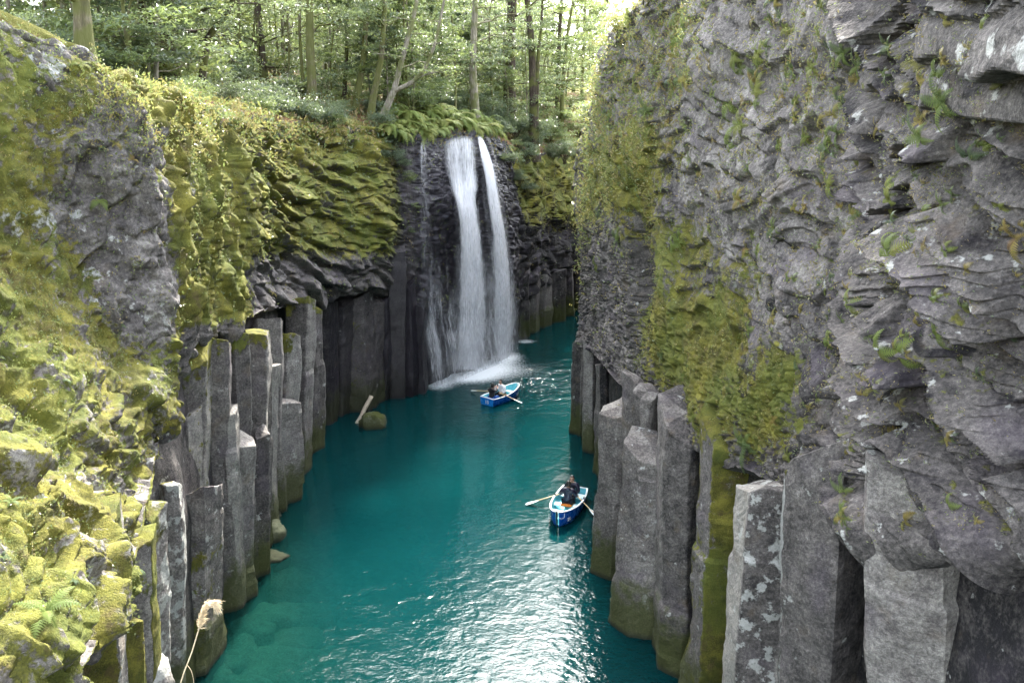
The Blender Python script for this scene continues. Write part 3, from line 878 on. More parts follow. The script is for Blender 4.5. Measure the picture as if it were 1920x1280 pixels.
# ------------------------------------------------------------------ water
gx = np.arange(-16, 26.01, .22); gy = np.concatenate([np.arange(1.5, 60, .2), np.arange(60, 92, .5)])
GX, GY = np.meshgrid(gx, gy)
WP = np.stack([GX, GY, np.zeros_like(GX)], -1).reshape(-1, 3)
wpx, wpy = seen(WP)
foam = .72 * blob(wpx, wpy, 820, 722, 34, 12) + .9 * blob(wpx, wpy, 905, 690, 60, 14) + 1.0 * blob(wpx, wpy, 945, 668, 36, 12) + .8 * blob(wpx, wpy, 985, 640, 26, 5) \
    + .5 * blob(wpx, wpy, 900, 705, 110, 22) + .25 * blob(wpx, wpy, 1010, 690, 80, 18) + .8 * blob(wpx, wpy, 870, 706, 50, 10)
chop = np.clip(blob(wpx, wpy, 930, 700, 190, 70) * .7 + .15 + .13 * sst(wpy, 900, 1150), 0, 1.2)
shal = np.clip(blob(wpx, wpy, 440, 1240, 210, 190) + .7 * blob(wpx, wpy, 500, 1040, 70, 120), 0, 1)
W = NT('gorge_water')
p = W.pos()
deep = W.mix(W.noise(p, .12, 2), (.0008, .021, .024), (.0014, .030, .030))
deep = W.mix(W.attr('shallow'), deep, (.003, .026, .022))
d1 = W.noise(W.scale(p, (1.0, 1.15, 1)), 1.25, 3, .55, .4)
d2 = W.noise(W.scale(p, (1, 1.25, 1)), 3.6, 3, .6, .3)
d3 = W.noise(W.scale(p, (1, 1.2, 1)), 11, 2, .5)
hh = W.math('ADD', W.math('ADD', W.math('MULTIPLY', d1, .55), W.math('MULTIPLY', d2, .22)), W.math('MULTIPLY', d3, .045))
hh = W.math('MULTIPLY', hh, W.attr('chop'))
bn = W.n('ShaderNodeBump'); bn.inputs['Strength'].default_value = 1.0; bn.inputs['Distance'].default_value = .26
W.l(hh, bn.inputs['Height'])
body = W.n('ShaderNodeBsdfDiffuse'); W.put(body.inputs['Color'], deep)
tr = W.n('ShaderNodeBsdfTransparent'); tr.inputs['Color'].default_value = (.30, .62, .56, 1)
ms = W.n('ShaderNodeMixShader'); W.l(W.math('ADD', W.math('MULTIPLY', W.attr('shallow'), .30), .03), ms.inputs[0]); W.l(body.outputs[0], ms.inputs[1]); W.l(tr.outputs[0], ms.inputs[2])
gl = W.n('ShaderNodeBsdfGlossy'); gl.inputs['Roughness'].default_value = .035; W.l(bn.outputs[0], gl.inputs['Normal'])
fr = W.n('ShaderNodeFresnel'); fr.inputs['IOR'].default_value = 1.33; W.l(bn.outputs[0], fr.inputs['Normal'])
m2 = W.n('ShaderNodeMixShader'); W.l(fr.outputs[0], m2.inputs[0]); W.l(ms.outputs[0], m2.inputs[1]); W.l(gl.outputs[0], m2.inputs[2])
fo = W.n('ShaderNodeBsdfDiffuse'); fo.inputs['Color'].default_value = (.75, .80, .82, 1)
fn = W.math('ADD', W.math('MULTIPLY', W.noise(W.scale(p, (1, .7, 1)), 8, 7, .78), .8), W.math('MULTIPLY', W.attr('foam'), .62))
m3 = W.n('ShaderNodeMixShader'); W.l(W.rng(fn, .60, 1.15, 0, .75), m3.inputs[0]); W.l(m2.outputs[0], m3.inputs[1]); W.l(fo.outputs[0], m3.inputs[2])
WATER = W.done(m3)
water = obj('water', mesh_np('water', WP, grid_faces(len(gy), len(gx), False), True, {'foam': foam, 'chop': chop, 'shallow': shal}), WATER)
tag(water, 'deep teal river water glittering between the cliffs', None, None, 'structure')
bed = obj('riverbed', mesh_np('riverbed', np.stack([GX, GY, -3.2 + 2.1 * shal.reshape(GX.shape) + .25 * np.sin(GX * 1.1) * np.cos(GY * .8)], -1).reshape(-1, 3), grid_faces(len(gy), len(gx), False), True,
          {'moss': 0 * foam, 'wet': 0 * foam, 'lichen': 0 * foam, 'tone': 0 * foam}), SUB)
tag(bed, 'pale stony bed under the teal water', None, None, 'structure')
# ------------------------------------------------------------------ foliage
def leaf_material(name, spec=.8, rough=.30, trans=.45):
    m = NT(name)
    h = m.attr('hue')
    p = m.pos()
    v = m.math('ADD', h, m.math('MULTIPLY', m.math('SUBTRACT', m.noise(p, 1.4, 3), .5), .22))
    front = m.ramp(v, [(0.0, (.040, .066, .052)), (.22, (.080, .118, .082)), (.42, (.105, .150, .070)), (.60, (.165, .215, .055)), (.76, (.24, .235, .07)), (.87, (.30, .23, .07)), (1.0, (.24, .15, .07))])
    back = m.mix(.5, front, (.28, .34, .11))
    b = m.bsdf(front, rough, spec)
    t = m.n('ShaderNodeBsdfTranslucent'); m.put(t.inputs['Color'], back)
    mx = m.n('ShaderNodeMixShader'); mx.inputs[0].default_value = trans
    m.l(b.outputs[0], mx.inputs[1]); m.l(t.outputs[0], mx.inputs[2])
    return m.done(mx)


LEAF = leaf_material('foliage')


def leaves(C, size, g, hue=(.1, .4), aspect=.42, up=.7, axis=None, fold=.25):
    """folded leaf quads at C (n,3)"""
    n = len(C)
    C = np.asarray(C, float)
    ax = g.normal(size=(n, 3)) * np.array([1, 1, .55]) if axis is None else axis + g.normal(size=(n, 3)) * .35
    ax /= np.linalg.norm(ax, axis=1)[:, None]
    nr = g.normal(size=(n, 3)) * (1 - up) + np.array([0, 0, up])
    sd_ = np.cross(ax, nr); sd_ /= np.linalg.norm(sd_, axis=1)[:, None] + 1e-9
    nn = np.cross(sd_, ax)
    s = (size * g.uniform(.6, 1.35, n))[:, None]
    b = C - ax * s * .5; t = C + ax * s * .5 - nn * s * .08
    l = C + sd_ * s * aspect * .5 + nn * s * fold * .3 - ax * s * .06
    r = C - sd_ * s * aspect * .5 + nn * s * fold * .3 - ax * s * .06
    V = np.stack([b, l, t, r], 1).reshape(-1, 3)
    Q = np.arange(n * 4).reshape(n, 4)
    hu = np.repeat(g.uniform(hue[0], hue[1], n), 4)
    return V, Q, hu


def bark_material(name, a, b, moss):
    m = NT(name)
    p = m.pos()
    st = m.noise(m.scale(p, (1, 1, .18)), 14, 5, .65)
    c = m.ramp(st, [(.35, tuple(x * .45 for x in a)), (.55, a), (.72, b)])
    c = m.mix(m.rng(m.noise(p, 1.6, 5), .5 - moss * .25, .72 - moss * .25, 0, .8), c, (.095, .105, .028))
    return m.done(m.bsdf(c, .9, .15, bump=st, dist=.03, strength=.8))


BARK = bark_material('mossy_bark', (.13, .11, .075), (.24, .21, .15), .8)
BARKD = bark_material('dark_bark', (.060, .046, .036), (.12, .10, .075), .3)
BARKP = bark_material('pale_bark', (.22, .195, .155), (.36, .33, .27), .35)


def curve(pts, n=18):
    pts = np.asarray(pts, float)
    s = np.concatenate([[0], np.cumsum(np.linalg.norm(np.diff(pts, axis=0), axis=1))])
    return pchip(s, pts, np.linspace(0, s[-1], n))


def limbs(mb, path, r0, g, nb, lo, hi, blen, k=5, rise=.25, flat=True, tw=3):
    """branches off a trunk path; returns leaf spray centres with their reach"""
    n = len(path)
    spots = []
    for _ in range(nb):
        s = g.uniform(lo, hi)
        i = int(s * (n - 1)); o = path[i]
        a = g.uniform(0, 6.28)
        L = blen * g.uniform(.55, 1.2) * (1.15 - .55 * s)
        d = np.array([math.cos(a), math.sin(a), rise + g.uniform(-.15, .3)])
        q = np.linspace(0, 1, 7)[:, None]
        br = o + d * L * q + np.array([0, 0, -.18 * L]) * q * q + np.cumsum(g.normal(size=(7, 3)) * .03 * L, 0) * (q > 0)
        rb = r0 * .33 * (1 - .6 * s)
        mb.tube(br, np.linspace(max(rb, .015), .006, 7), k, cap=False)
        for _ in range(tw):
            j = g.integers(2, 6)
            a2 = a + g.uniform(-1.2, 1.2)
            l2 = L * g.uniform(.25, .5)
            e = br[j] + np.array([math.cos(a2), math.sin(a2), g.uniform(-.1, .35)]) * l2
            mb.tube(np.stack([br[j], (br[j] + e) / 2 + g.normal(size=3) * .04 * L, e]), [rb * .4, rb * .3, .004], 4, cap=False)
            spots.append((e, l2)); spots.append(((br[j] + e) / 2, l2 * .8))
        spots.append((br[-1], L * .35))
    return spots


def spray(spots, per, size, g, hue, flat=.28, spread=.75, aspect=.42):
    C, hu = [], []
    Vs, Qs, Hs, n = [], [], [], 0
    for c, r in spots:
        k = max(3, int(per * g.uniform(.6, 1.4)))
        q = g.normal(size=(k, 3)) * np.array([1, 1, flat]) * r * spread * .6
        h0 = g.uniform(*hue)
        V, Q, h = leaves(c + q, size, g, (h0 - .06, h0 + .06), aspect)
        Vs.append(V); Qs.append(Q + n); Hs.append(h); n += len(V)
    return np.concatenate(Vs), np.concatenate(Qs), np.clip(np.concatenate(Hs), 0, 1)


gz_cache = {}


def ground(X, Y):
    k = int(np.searchsorted(LY, Y)); k = min(k, ncL - 1)
    if k not in gz_cache:
        c = LPd[RIMROW_L:, k]; gz_cache[k] = (c[::-1, 0].copy(), c[::-1, 2].copy())
    xs, zs = gz_cache[k]
    return float(np.interp(X, xs, zs))


def ground_r(X, Y):
    k = min(int(np.searchsorted(RY, Y)), ncR - 1)
    c = RPd[sum(Rrows[:6]):, k]
    return float(np.interp(X, c[:, 0], c[:, 2]))


def tree(name, label, path, r, bark, g, nb=10, lo=.25, hi=.98, blen=2.2, per=26, size=.16, hue=(.12, .4), extra=(), group=None, rise=.25, cat='tree'):
    """one tree standing where its path starts: trunk with limbs, and crown"""
    path = np.asarray(path, float)
    root = empty(name, path[0], 0, label, cat, group)
    p = path - path[0]
    mb = MB()
    nn = len(p)
    rr = r * (1 - .75 * np.linspace(0, 1, nn) ** 1.2) * (1 + .55 * np.exp(-np.linspace(0, 1, nn) * 22))
    p2 = p.copy(); p2[0, 2] -= .4
    mb.tube(p2, rr, 10, cap=False)
    spots = limbs(mb, p, r, g, nb, lo, hi, blen, rise=rise)
    for e in extra:
        q = np.asarray(e[0]) - path[0]
        mb.tube(q, e[1] * np.linspace(1, .3, len(q)), 8, cap=False)
        spots += limbs(mb, q, e[1], g, nb, .35, .98, blen * .8, rise=rise)
    mb.build('trunk', bark, root)
    V, Q, h = spray(spots, per, size, g, hue)
    obj('crown', mesh_np('crown', V, Q, False, {'hue': h}), LEAF, root)
    return root


def copy_tree(o, name=None, label=None):
    c = o.copy(); COL.objects.link(c)
    if name: c.name = name
    if label: c['label'] = label
    for ch in o.children:
        d = ch.copy(); COL.objects.link(d); d.parent = c
    return c


g = np.random.default_rng(11)


def trunk_path(pix, D, top=9.0, n=16, extra_lean=0.0):
    """pixel polyline of a trunk, foot first, at one distance; carried on above the picture"""
    pts = [at(a, b, D) for a, b in pix]
    z0 = ground(pts[0][0], D)
    f = pts[0].copy(); f[2] = min(z0, pts[0][2] + .3)
    pts[0] = f
    pts = [q for i, q in enumerate(pts) if i == 0 or q[2] > pts[0][2] + .2]
    if top:
        d = pts[-1] - pts[-2]; d /= np.linalg.norm(d)
        d = d * .6 + np.array([0, 0, .5]); d /= np.linalg.norm(d)
        rem = max(1.0, top - (pts[-1][2] - pts[0][2]))
        pts.append(pts[-1] + d * rem * .5 + g.normal(size=3) * .15); pts.append(pts[-1] + d * rem * .5)
    c = curve(pts, n)
    c[1:-1] += np.cumsum(g.normal(size=(n - 2, 3)) * .012, 0)
    return c


# --- the trunks one can tell apart above the falls
tree('forest_tree', 'tall straight moss green trunk at the cliff edge, leaves from halfway up', trunk_path([(588, 222), (583, 120), (580, 0)], 43, 13), .23, BARK, g, 14, .30, .98, 3.0, 26, .17, (.1, .4))
tree('forest_tree', 'slim leaning mossy trunk second to the left of the forked tree', trunk_path([(664, 222), (672, 165), (681, 110), (688, 0)], 45, 11), .17, BARK, g, 13, .25, .98, 2.6, 26, .16, (.15, .55))
tree('forest_tree', 'leaning mossy trunk directly left of the forked tree by the falls', trunk_path([(692, 226), (703, 165), (714, 110), (722, 0)], 44, 11), .17, BARK, g, 12, .28, .98, 2.5, 26, .16, (.15, .6))
E1 = trunk_path([(708, 242), (724, 205), (738, 172)], 43, 0, 8)
c0 = E1[-1]
tree('forked_tree', 'pale forked tree leaning out beside the falls, one limb swept far right', np.vstack([E1, curve([c0 + .01, at(757, 100, 43), at(776, 30, 43), at(788, -40, 43), at(800, -120, 43)], 14)]), .19, BARKP, g, 7, .5, .98, 1.8, 9, .13, (.3, .6),
     extra=[(curve([c0, at(782, 148, 42.7), at(812, 92, 42.5), at(832, 5, 42.3), at(846, -70, 42)], 14), .12), (curve([at(782, 148, 42.7), at(800, 140, 42.4), at(835, 132, 42.2)], 6), .04)])
tree('forest_tree', 'dark thin upright trunk with glossy leaves left of the leaning mossy pair', trunk_path([(643, 222), (650, 120), (653, 0)], 47, 12), .12, BARKD, g, 18, .15, .98, 2.0, 30, .16, (.08, .3))
tree('forest_tree', 'dark crooked trunk leaning right behind the forked tree', trunk_path([(722, 205), (728, 130), (738, 80), (748, 0)], 50, 12), .15, BARKD, g, 11, .3, .98, 2.4, 24, .17, (.15, .5))
tree('forest_tree', 'pale grey straight trunk rising just right of the bright ferns', trunk_path([(893, 232), (888, 130), (893, 0)], 52, 14), .25, BARKP, g, 14, .3, .98, 2.8, 22, .16, (.15, .5))
tree('conifer', 'thick dark reddish trunk standing back between the two pale trunks', trunk_path([(955, 165), (957, 80), (962, 0)], 62, 16), .50, BARKD, g, 16, .3, .98, 3.2, 26, .18, (.1, .35), cat='tree')
tree('forest_tree', 'stout dark twin stemmed trunk at the head of the gorge', trunk_path([(1002, 208), (998, 120), (988, 0)], 58, 14), .34, BARKD, g, 12, .35, .98, 3.0, 24, .17, (.15, .5),
     extra=[(trunk_path([(1004, 150), (1010, 95), (1016, 40), (1018, -20)], 58, 0, 10), .2)])
tree('forest_tree', 'slender leaning trunk near the right cliff at the far end', trunk_path([(1052, 140), (1062, 80), (1074, 0)], 66, 13), .17, BARK, g, 12, .2, .98, 2.6, 28, .18, (.35, .65))
tree('forest_tree', 'thick dark trunk in the shade above the dry left slope', trunk_path([(316, 98), (312, 40), (308, -60)], 30, 10), .34, BARKD, g, 14, .22, .98, 2.6, 34, .15, (.08, .45))
tree('forest_tree', 'dark mossy trunk leftmost of the shaded pair above the slope', trunk_path([(282, 95), (278, 40), (276, -60)], 31, 10), .30, BARKD, g, 14, .22, .98, 2.6, 34, .15, (.1, .5))
tree('spreading_tree', 'spreading evergreen with dark layered boughs over the dry left slope', trunk_path([(366, 102), (398, 62), (425, 35), (440, 0)], 31, 7), .13, BARKD, g, 20, .2, .98, 2.4, 46, .13, (.05, .32), rise=.05)
tree('forest_tree', 'short mossy stump like trunk above the mossy buttress at far left', trunk_path([(148, 25), (152, 0), (158, -60)], 20, 6), .2, BARK, g, 14, .2, .98, 1.9, 34, .12, (.25, .65))
# --- more trunks deeper in the wood
names = ['grey', 'mossy', 'dark']
deep_px = [(430, 52, 0), (462, 58, 1), (500, 50, 2), (535, 55, 0), (548, 66, 2), (612, 60, 0), (628, 54, 1), (668, 70, 2), (760, 64, 1), (790, 72, 0), (826, 60, 2), (850, 75, 1), (915, 68, 0), (935, 80, 2), (985, 76, 1), (1030, 82, 0), (1045, 70, 2), (1090, 78, 1),
           (380, 60, 2), (340, 70, 1), (240, 55, 2), (190, 46, 1), (410, 85, 0), (560, 90, 1), (700, 95, 0), (870, 98, 2), (1010, 100, 0), (480, 78, 0), (640, 84, 1), (740, 88, 2), (810, 100, 1), (960, 92, 0)]
protos = []
for k in range(7):
    hgt = 13 + k % 3
    p = curve([(0, 0, 0), (g.normal() * .3, g.normal() * .3, hgt * .4), (g.normal() * .8, g.normal() * .5, hgt * .75), (g.normal() * 1.0, g.normal() * .6, hgt)], 16)
    t = tree('forest_tree', 'x', p, [.10, .14, .19][k % 3], [BARKP, BARK, BARKD][k % 3], g, 24, .10, .62, 3.0, 22, .19, [(.2, .5), (.3, .66), (.4, .74)][k % 3], group='trees in the depth of the wood')
    protos.append(t)
for k, (px_, D_, b_) in enumerate(deep_px):
    src = protos[(b_ + 3 * (k % 2)) % 7 if k % 3 else b_]
    o = src if (k < 7 and protos[k] is src) else None
    X_ = (px_ - 960) / F * (D_ * CT - .5 * ST)
    o = copy_tree(src)
    o['label'] = ['pale grey trunked tree among many in the depth of the wood', 'mossy trunked tree among many in the depth of the wood', 'dark trunked tree among many in the depth of the wood'][protos.index(src) % 3]
    o.location = (X_, D_, ground(X_, D_) - .1)
    o.rotation_euler = (0, 0, g.uniform(0, 6.28)); s = g.uniform(.8, 1.15); o.scale = (s, s, s)
# far trees on the rising ground behind
for k in range(46):
    src = protos[k % 7]
    D_ = 105 + 75 * (k / 46) + g.uniform(-4, 4)
    px_ = g.uniform(250, 1150)
    X_ = (px_ - 960) / F * D_
    o = copy_tree(src); o['label'] = 'far hazy tree on the rising ground behind the wood'; o['group'] = 'far trees behind the wood'
    o.location = (X_, D_, ground(X_, D_) - .3); o.rotation_euler = (0, 0, g.uniform(0, 6.28)); s = g.uniform(1.0, 1.5); o.scale = (s * 1.2, s * 1.2, s)
for t in protos:                      # the pattern trees themselves stand in the wood too
    k = protos.index(t)
    px_, D_ = [(300, 44), (445, 68), (590, 74), (775, 55), (1070, 88), (905, 84), (520, 102)][k]
    X_ = (px_ - 960) / F * D_
    t.location = (X_, D_, ground(X_, D_) - .1)
    t['label'] = ['pale grey trunked tree among many in the depth of the wood', 'mossy trunked tree among many in the depth of the wood', 'dark trunked tree among many in the depth of the wood'][k % 3]


# --- leafy saplings that fill the wood between the trunks
sap = []
for k in range(4):
    p = curve([(0, 0, 0), (g.normal() * .2, g.normal() * .2, 2.5), (g.normal() * .5, g.normal() * .4, 5.0), (g.normal() * .8, g.normal() * .6, 7.6)], 14)
    sap.append(tree('sapling', 'x', p, .055, [BARKP, BARK][k % 2], g, 34, .10, .95, 1.9, 20, .18, [(.08, .3), (.3, .6), (.45, .72), (.18, .45)][k]))
SL = ['slender sapling with dark glossy leaves', 'slender sapling with fresh green leaves', 'slender sapling with bright yellow green leaves', 'slender sapling with mid green leaves']
for k in range(92):
    v = k % 4
    o = sap[v] if k < 4 else copy_tree(sap[v])
    D_ = 46 + 62 * ((k * .618) % 1) ** 1.3
    px_ = g.uniform(170, 1120)
    if k % 5 == 0: D_, px_ = g.uniform(24, 42), g.uniform(-20, 420)
    X_ = (px_ - 960) / F * (D_ * CT)
    if D_ < 60: X_ = min(X_, np.interp(D_, [20, 27, 36, 42, 47, 51, 55, 60], [-10, -11, -12, -9, -6, -4, -3, -1]))
    o.location = (X_, D_, ground(X_, D_) - .1); o.rotation_euler = (0, 0, g.uniform(0, 6.28)); s = g.uniform(.75, 1.25); o.scale = (s * 1.1, s * 1.1, s)
    where = 'deep in the wood above the falls' if D_ > 45 else 'in the shade above the left cliff'
    o['label'] = f'{SL[v]} {where}'; o['group'] = f'saplings {where}'

# thin bare stems
bare = []
for k in range(4):
    p = curve([(0, 0, 0), (g.normal() * .3, g.normal() * .2, 3), (g.normal() * .8, g.normal() * .4, 6.5), (g.normal() * 1.3, g.normal() * .8, 11)], 16)
    bare.append(tree('bare_tree', 'x', p, .075, [BARKP, BARK][k % 2], g, 16, .25, .98, 2.0, 3, .15, (.3, .7)))
for k in range(48):
    v = k % 4
    o = bare[v] if k < 4 else copy_tree(bare[v])
    D_ = g.uniform(44.5, 85); px_ = g.uniform(420, 1090)
    X_ = (px_ - 960) / F * (D_ * CT)
    if D_ < 60: X_ = min(X_, np.interp(D_, [42, 47, 51, 55, 60], [-7, -5, -3, -2, 0]))
    o.location = (X_, D_, ground(X_, D_) - .1); o.rotation_euler = (0, 0, g.uniform(0, 6.28)); s = g.uniform(.8, 1.2); o.scale = (s, s, s)
    o['label'] = ['thin pale bare stemmed tree', 'thin mossy bare stemmed tree'][v % 2] + ' among the leaves above the falls'; o['group'] = 'thin bare trees above the falls'

# the far wood reads as one mass
gw_ = np.random.default_rng(77)
n_ = 15000
cx_, cy_ = gw_.uniform(-150, 70, 900), gw_.uniform(118, 186, 900)
cz_ = np.array([ground(a, b) for a, b in zip(cx_, cy_)]) + gw_.uniform(1, 17, 900)
k_ = gw_.integers(0, 900, n_)
Cc = np.stack([cx_[k_], cy_[k_], cz_[k_]], -1) + gw_.normal(size=(n_, 3)) * np.array([2.2, 2.2, 1.1])
V, Q, h = leaves(Cc, 1.0, gw_, (.3, .7), .6)
h = np.repeat(np.clip(.3 + .4 * gw_.random(900)[k_] + gw_.normal(size=n_) * .05, 0, 1), 4)
tag(obj('far_foliage', mesh_np('far_foliage', V, Q, False, {'hue': h}), LEAF), 'pale mass of far foliage on the rising ground behind the wood', None, None, 'stuff')


# --- shrubs
def shrub(seed, r, h, n, size, hue, flat=.35, name='shrub'):
    gg = np.random.default_rng(seed)
    root = empty(name)
    mb = MB(); spots = []
    for _ in range(n):
        a = gg.uniform(0, 6.28); u = gg.uniform(.1, 1) ** .6
        tip = np.array([math.cos(a) * r * u, math.sin(a) * r * u, h * (1.05 - .65 * u * u) * gg.uniform(.55, 1.05)])
        mid = tip * .5 + np.array([0, 0, .12 * h]) + gg.normal(size=3) * .06
        st = np.array([gg.normal() * .08, gg.normal() * .08, -.3])
        mb.tube(curve([st, mid, tip], 6), np.linspace(.022, .005, 6), 4, cap=False)
        spots += [(tip, r * .30), (tip * .75 + mid * .25, r * .26)]
        if gg.random() < .5: spots.append((mid, r * .26))
    mb.build('stems', BARKD, root)
    V, Q, hh = spray(spots, 30, size, gg, hue, flat, 1.0)
    obj('leaves', mesh_np('leaves', V, Q, False, {'hue': hh}), LEAF, root)
    return root


SHR = {'evergreen': [shrub(40, 1.5, 2.2, 26, .16, (.04, .26)), shrub(41, 1.2, 1.6, 24, .15, (.08, .32))],
       'light green': [shrub(42, 1.3, 1.9, 24, .15, (.35, .62)), shrub(43, 1.0, 1.3, 22, .12, (.3, .66))],
       'dry': [shrub(44, 1.0, 1.0, 22, .10, (.55, .92)), shrub(45, .8, .8, 20, .08, (.6, .95))]}
used = set()


def put_shrub(kind, v, X, Y, z, s, label, group):
    src = SHR[kind][v]
    o = src if src.name not in used else copy_tree(src)
    used.add(src.name)
    o.location = (X, Y, z); o.rotation_euler = (0, 0, g.uniform(0, 6.28)); o.scale = (s, s, s * g.uniform(.85, 1.15))
    tag(o, label, 'shrub', group)
    return o


def on_floor(px_, D_):
    X_ = (px_ - 960) / F * (D_ * CT - 1.0 * ST)
    return X_, D_, ground(X_, D_)


LAB = {'evergreen': 'dark blue green evergreen shrub', 'light green': 'light green leafy shrub', 'dry': 'dry straw coloured shrub'}
for px_, D_, kind, s in [(505, 39, 'evergreen', .8), (545, 45, 'evergreen', 1.0), (470, 40, 'evergreen', .8), (430, 38, 'evergreen', .9), (610, 48, 'evergreen', 1.0), (635, 44.5, 'light green', .7), (660, 50, 'light green', 1.0), (560, 50, 'light green', 1.0),
                         (700, 46, 'evergreen', .6), (725, 47, 'light green', .7), (760, 52, 'evergreen', 1.0), (790, 50, 'evergreen', .7), (820, 56, 'evergreen', 1.1), (850, 54, 'evergreen', .9), (880, 58, 'evergreen', 1.1), (915, 56, 'evergreen', .9),
                         (940, 58, 'evergreen', 1.1), (965, 58.5, 'evergreen', 1.0), (935, 54.6, 'evergreen', .8), (1000, 61, 'evergreen', 1.0), (1030, 64, 'light green', 1.1), (1050, 67, 'light green', 1.2), (1020, 70, 'light green', 1.2), (985, 66, 'evergreen', 1.1), (1075, 72, 'light green', 1.3),
                         (400, 42, 'light green', .9), (360, 34, 'evergreen', .8), (330, 36, 'light green', .8), (300, 33, 'evergreen', .7), (270, 34, 'light green', .8), (240, 29, 'evergreen', .8), (215, 26, 'light green', .6), (450, 48, 'light green', 1.0), (490, 52, 'evergreen', 1.1),
                         (380, 50, 'evergreen', 1.2), (520, 60, 'evergreen', 1.3), (580, 64, 'light green', 1.2), (700, 62, 'evergreen', 1.2), (740, 70, 'light green', 1.3), (800, 68, 'evergreen', 1.3), (860, 72, 'light green', 1.2), (920, 74, 'evergreen', 1.3), (640, 74, 'evergreen', 1.4),
                         (170, 24, 'evergreen', .6), (130, 22, 'light green', .5), (100, 22.5, 'evergreen', .6), (200, 30, 'evergreen', .9), (60, 21, 'light green', .5), (20, 20, 'evergreen', .5), (260, 40, 'evergreen', 1.2), (310, 48, 'evergreen', 1.3),
                         (455, 45, 'evergreen', .9), (420, 33, 'evergreen', .5), (480, 36.5, 'light green', .5), (590, 40.5, 'evergreen', .55), (545, 40, 'light green', .5), (640, 42.2, 'evergreen', .5), (895, 62, 'light green', 1.0), (950, 70, 'light green', 1.3), (1005, 74, 'light green', 1.4), (1060, 60.5, 'evergreen', .8), (1085, 66, 'light green', 1.1), (780, 60, 'light green', 1.0), (830, 64, 'evergreen', 1.1)]:
    X_, Y_, z_ = on_floor(px_, D_)
    where = 'on the forest floor left of the falls' if px_ < 730 else ('above the falls' if px_ < 920 else 'at the far head of the gorge')
    if px_ < 420: where = 'above the mossy left cliff'
    put_shrub(kind, int(g.integers(0, 2)), X_, Y_, z_ - .1, s, f'{LAB[kind]} growing {where}', f'{kind} shrubs {where}')
# scrub that leans out over the left rim and the far head of the gorge
for k in range(30):
    D_ = [g.uniform(33, 43), g.uniform(51, 63), g.uniform(28, 40)][k % 3]
    c_ = LPd[RIMROW_L - 4, min(int(np.searchsorted(LY, D_)), ncL - 1)]
    kind = ['evergreen', 'light green', 'evergreen', 'dry'][k % 4]
    put_shrub(kind, k % 2, c_[0] - g.uniform(.2, 1.6), D_, ground(c_[0] - .6, D_) - .25, g.uniform(.4, .8), f"{LAB[kind]} leaning out over the rim {'of the left cliff' if D_ < 45 else 'at the head of the gorge'}", f"{kind} rim scrub {'left' if D_ < 45 else 'far'}")
# dry slope behind the left rim
for k in range(34):
    px_, D_ = g.uniform(250, 500), g.uniform(20.5, 31)
    X_, Y_, z_ = on_floor(px_, D_)
    if X_ > np.interp(D_, [18, 20, 23, 27, 31], [-7.4, -7.4, -8.0, -8.4, -9.0]): continue
    put_shrub('dry' if k % 3 else 'light green', k % 2, X_, Y_, z_ - .1, g.uniform(.35, .75), 'low dry shrub of straw and pale leaves on the sunny slope above the left rim', 'low shrubs on the dry slope')
# right rim: scrub hanging over the top of the right cliff
for k in range(40):
    D_ = g.uniform(19, 44)
    xr = np.interp(D_, [18, 21, 24, 27, 30, 34, 40, 46], [4.35, 4.0, 3.5, 3.15, 3.1, 3.2, 3.3, 4.5])
    X_ = xr + g.uniform(.0, 1.8)
    put_shrub(['dry', 'light green', 'dry', 'evergreen'][k % 4], k % 2, X_, D_, ground_r(X_, D_) - .15, g.uniform(.45, .95), f"{LAB[['dry', 'light green', 'dry', 'evergreen'][k % 4]]} hanging over the top edge of the right cliff", f"{['dry', 'light green', 'dry', 'evergreen'][k % 4]} scrub on the right rim")
# ------------------------------------------------------------------ ferns and small cliff plants
FERNM = leaf_material('fern_green', .15, .6, .45)
def frond(L, g, n=13, curl=.8, width=.28, hue=.55):
    """one feathered frond along +X, arching up then down"""
    s = np.linspace(0, 1, n + 1)
    ang = .9 - 1.9 * curl * s
    st = L / n
    x = np.concatenate([[0], np.cumsum(np.cos(ang[:-1]) * st)]); z = np.concatenate([[0], np.cumsum(np.sin(ang[:-1]) * st)])
    P = np.stack([x, np.zeros_like(x), z], -1)
    V, Q = [], []
    for i in range(1, n + 1):
        w = L * width * math.sin(min(1, .12 + 1.05 * (1 - s[i])) * math.pi * .5) * (1 if i > 1 else .6)
        t = np.array([math.cos(ang[i]), 0, math.sin(ang[i])])
        nrm = np.array([-t[2], 0, t[0]])
        for sg in (-1, 1):
            o = P[i]
            tip = o + np.array([0, sg * w, 0]) + t * w * .45 - nrm * w * .22
            b = len(V)
            V += [o - t * st * .42, o + t * st * .42, tip, o * .5 + tip * .5 - t * st * .38]
            Q.append([b, b + 1, b + 2, b + 3])
    b = len(V)
    for i in range(n):
        V += [P[i] + [0, .004, 0], P[i] - [0, .004, 0], P[i + 1] - [0, .003, 0], P[i + 1] + [0, .003, 0]]
        Q.append([b, b + 1, b + 2, b + 3]); b += 4
    return np.array(V), np.array(Q), np.full(len(V), hue)


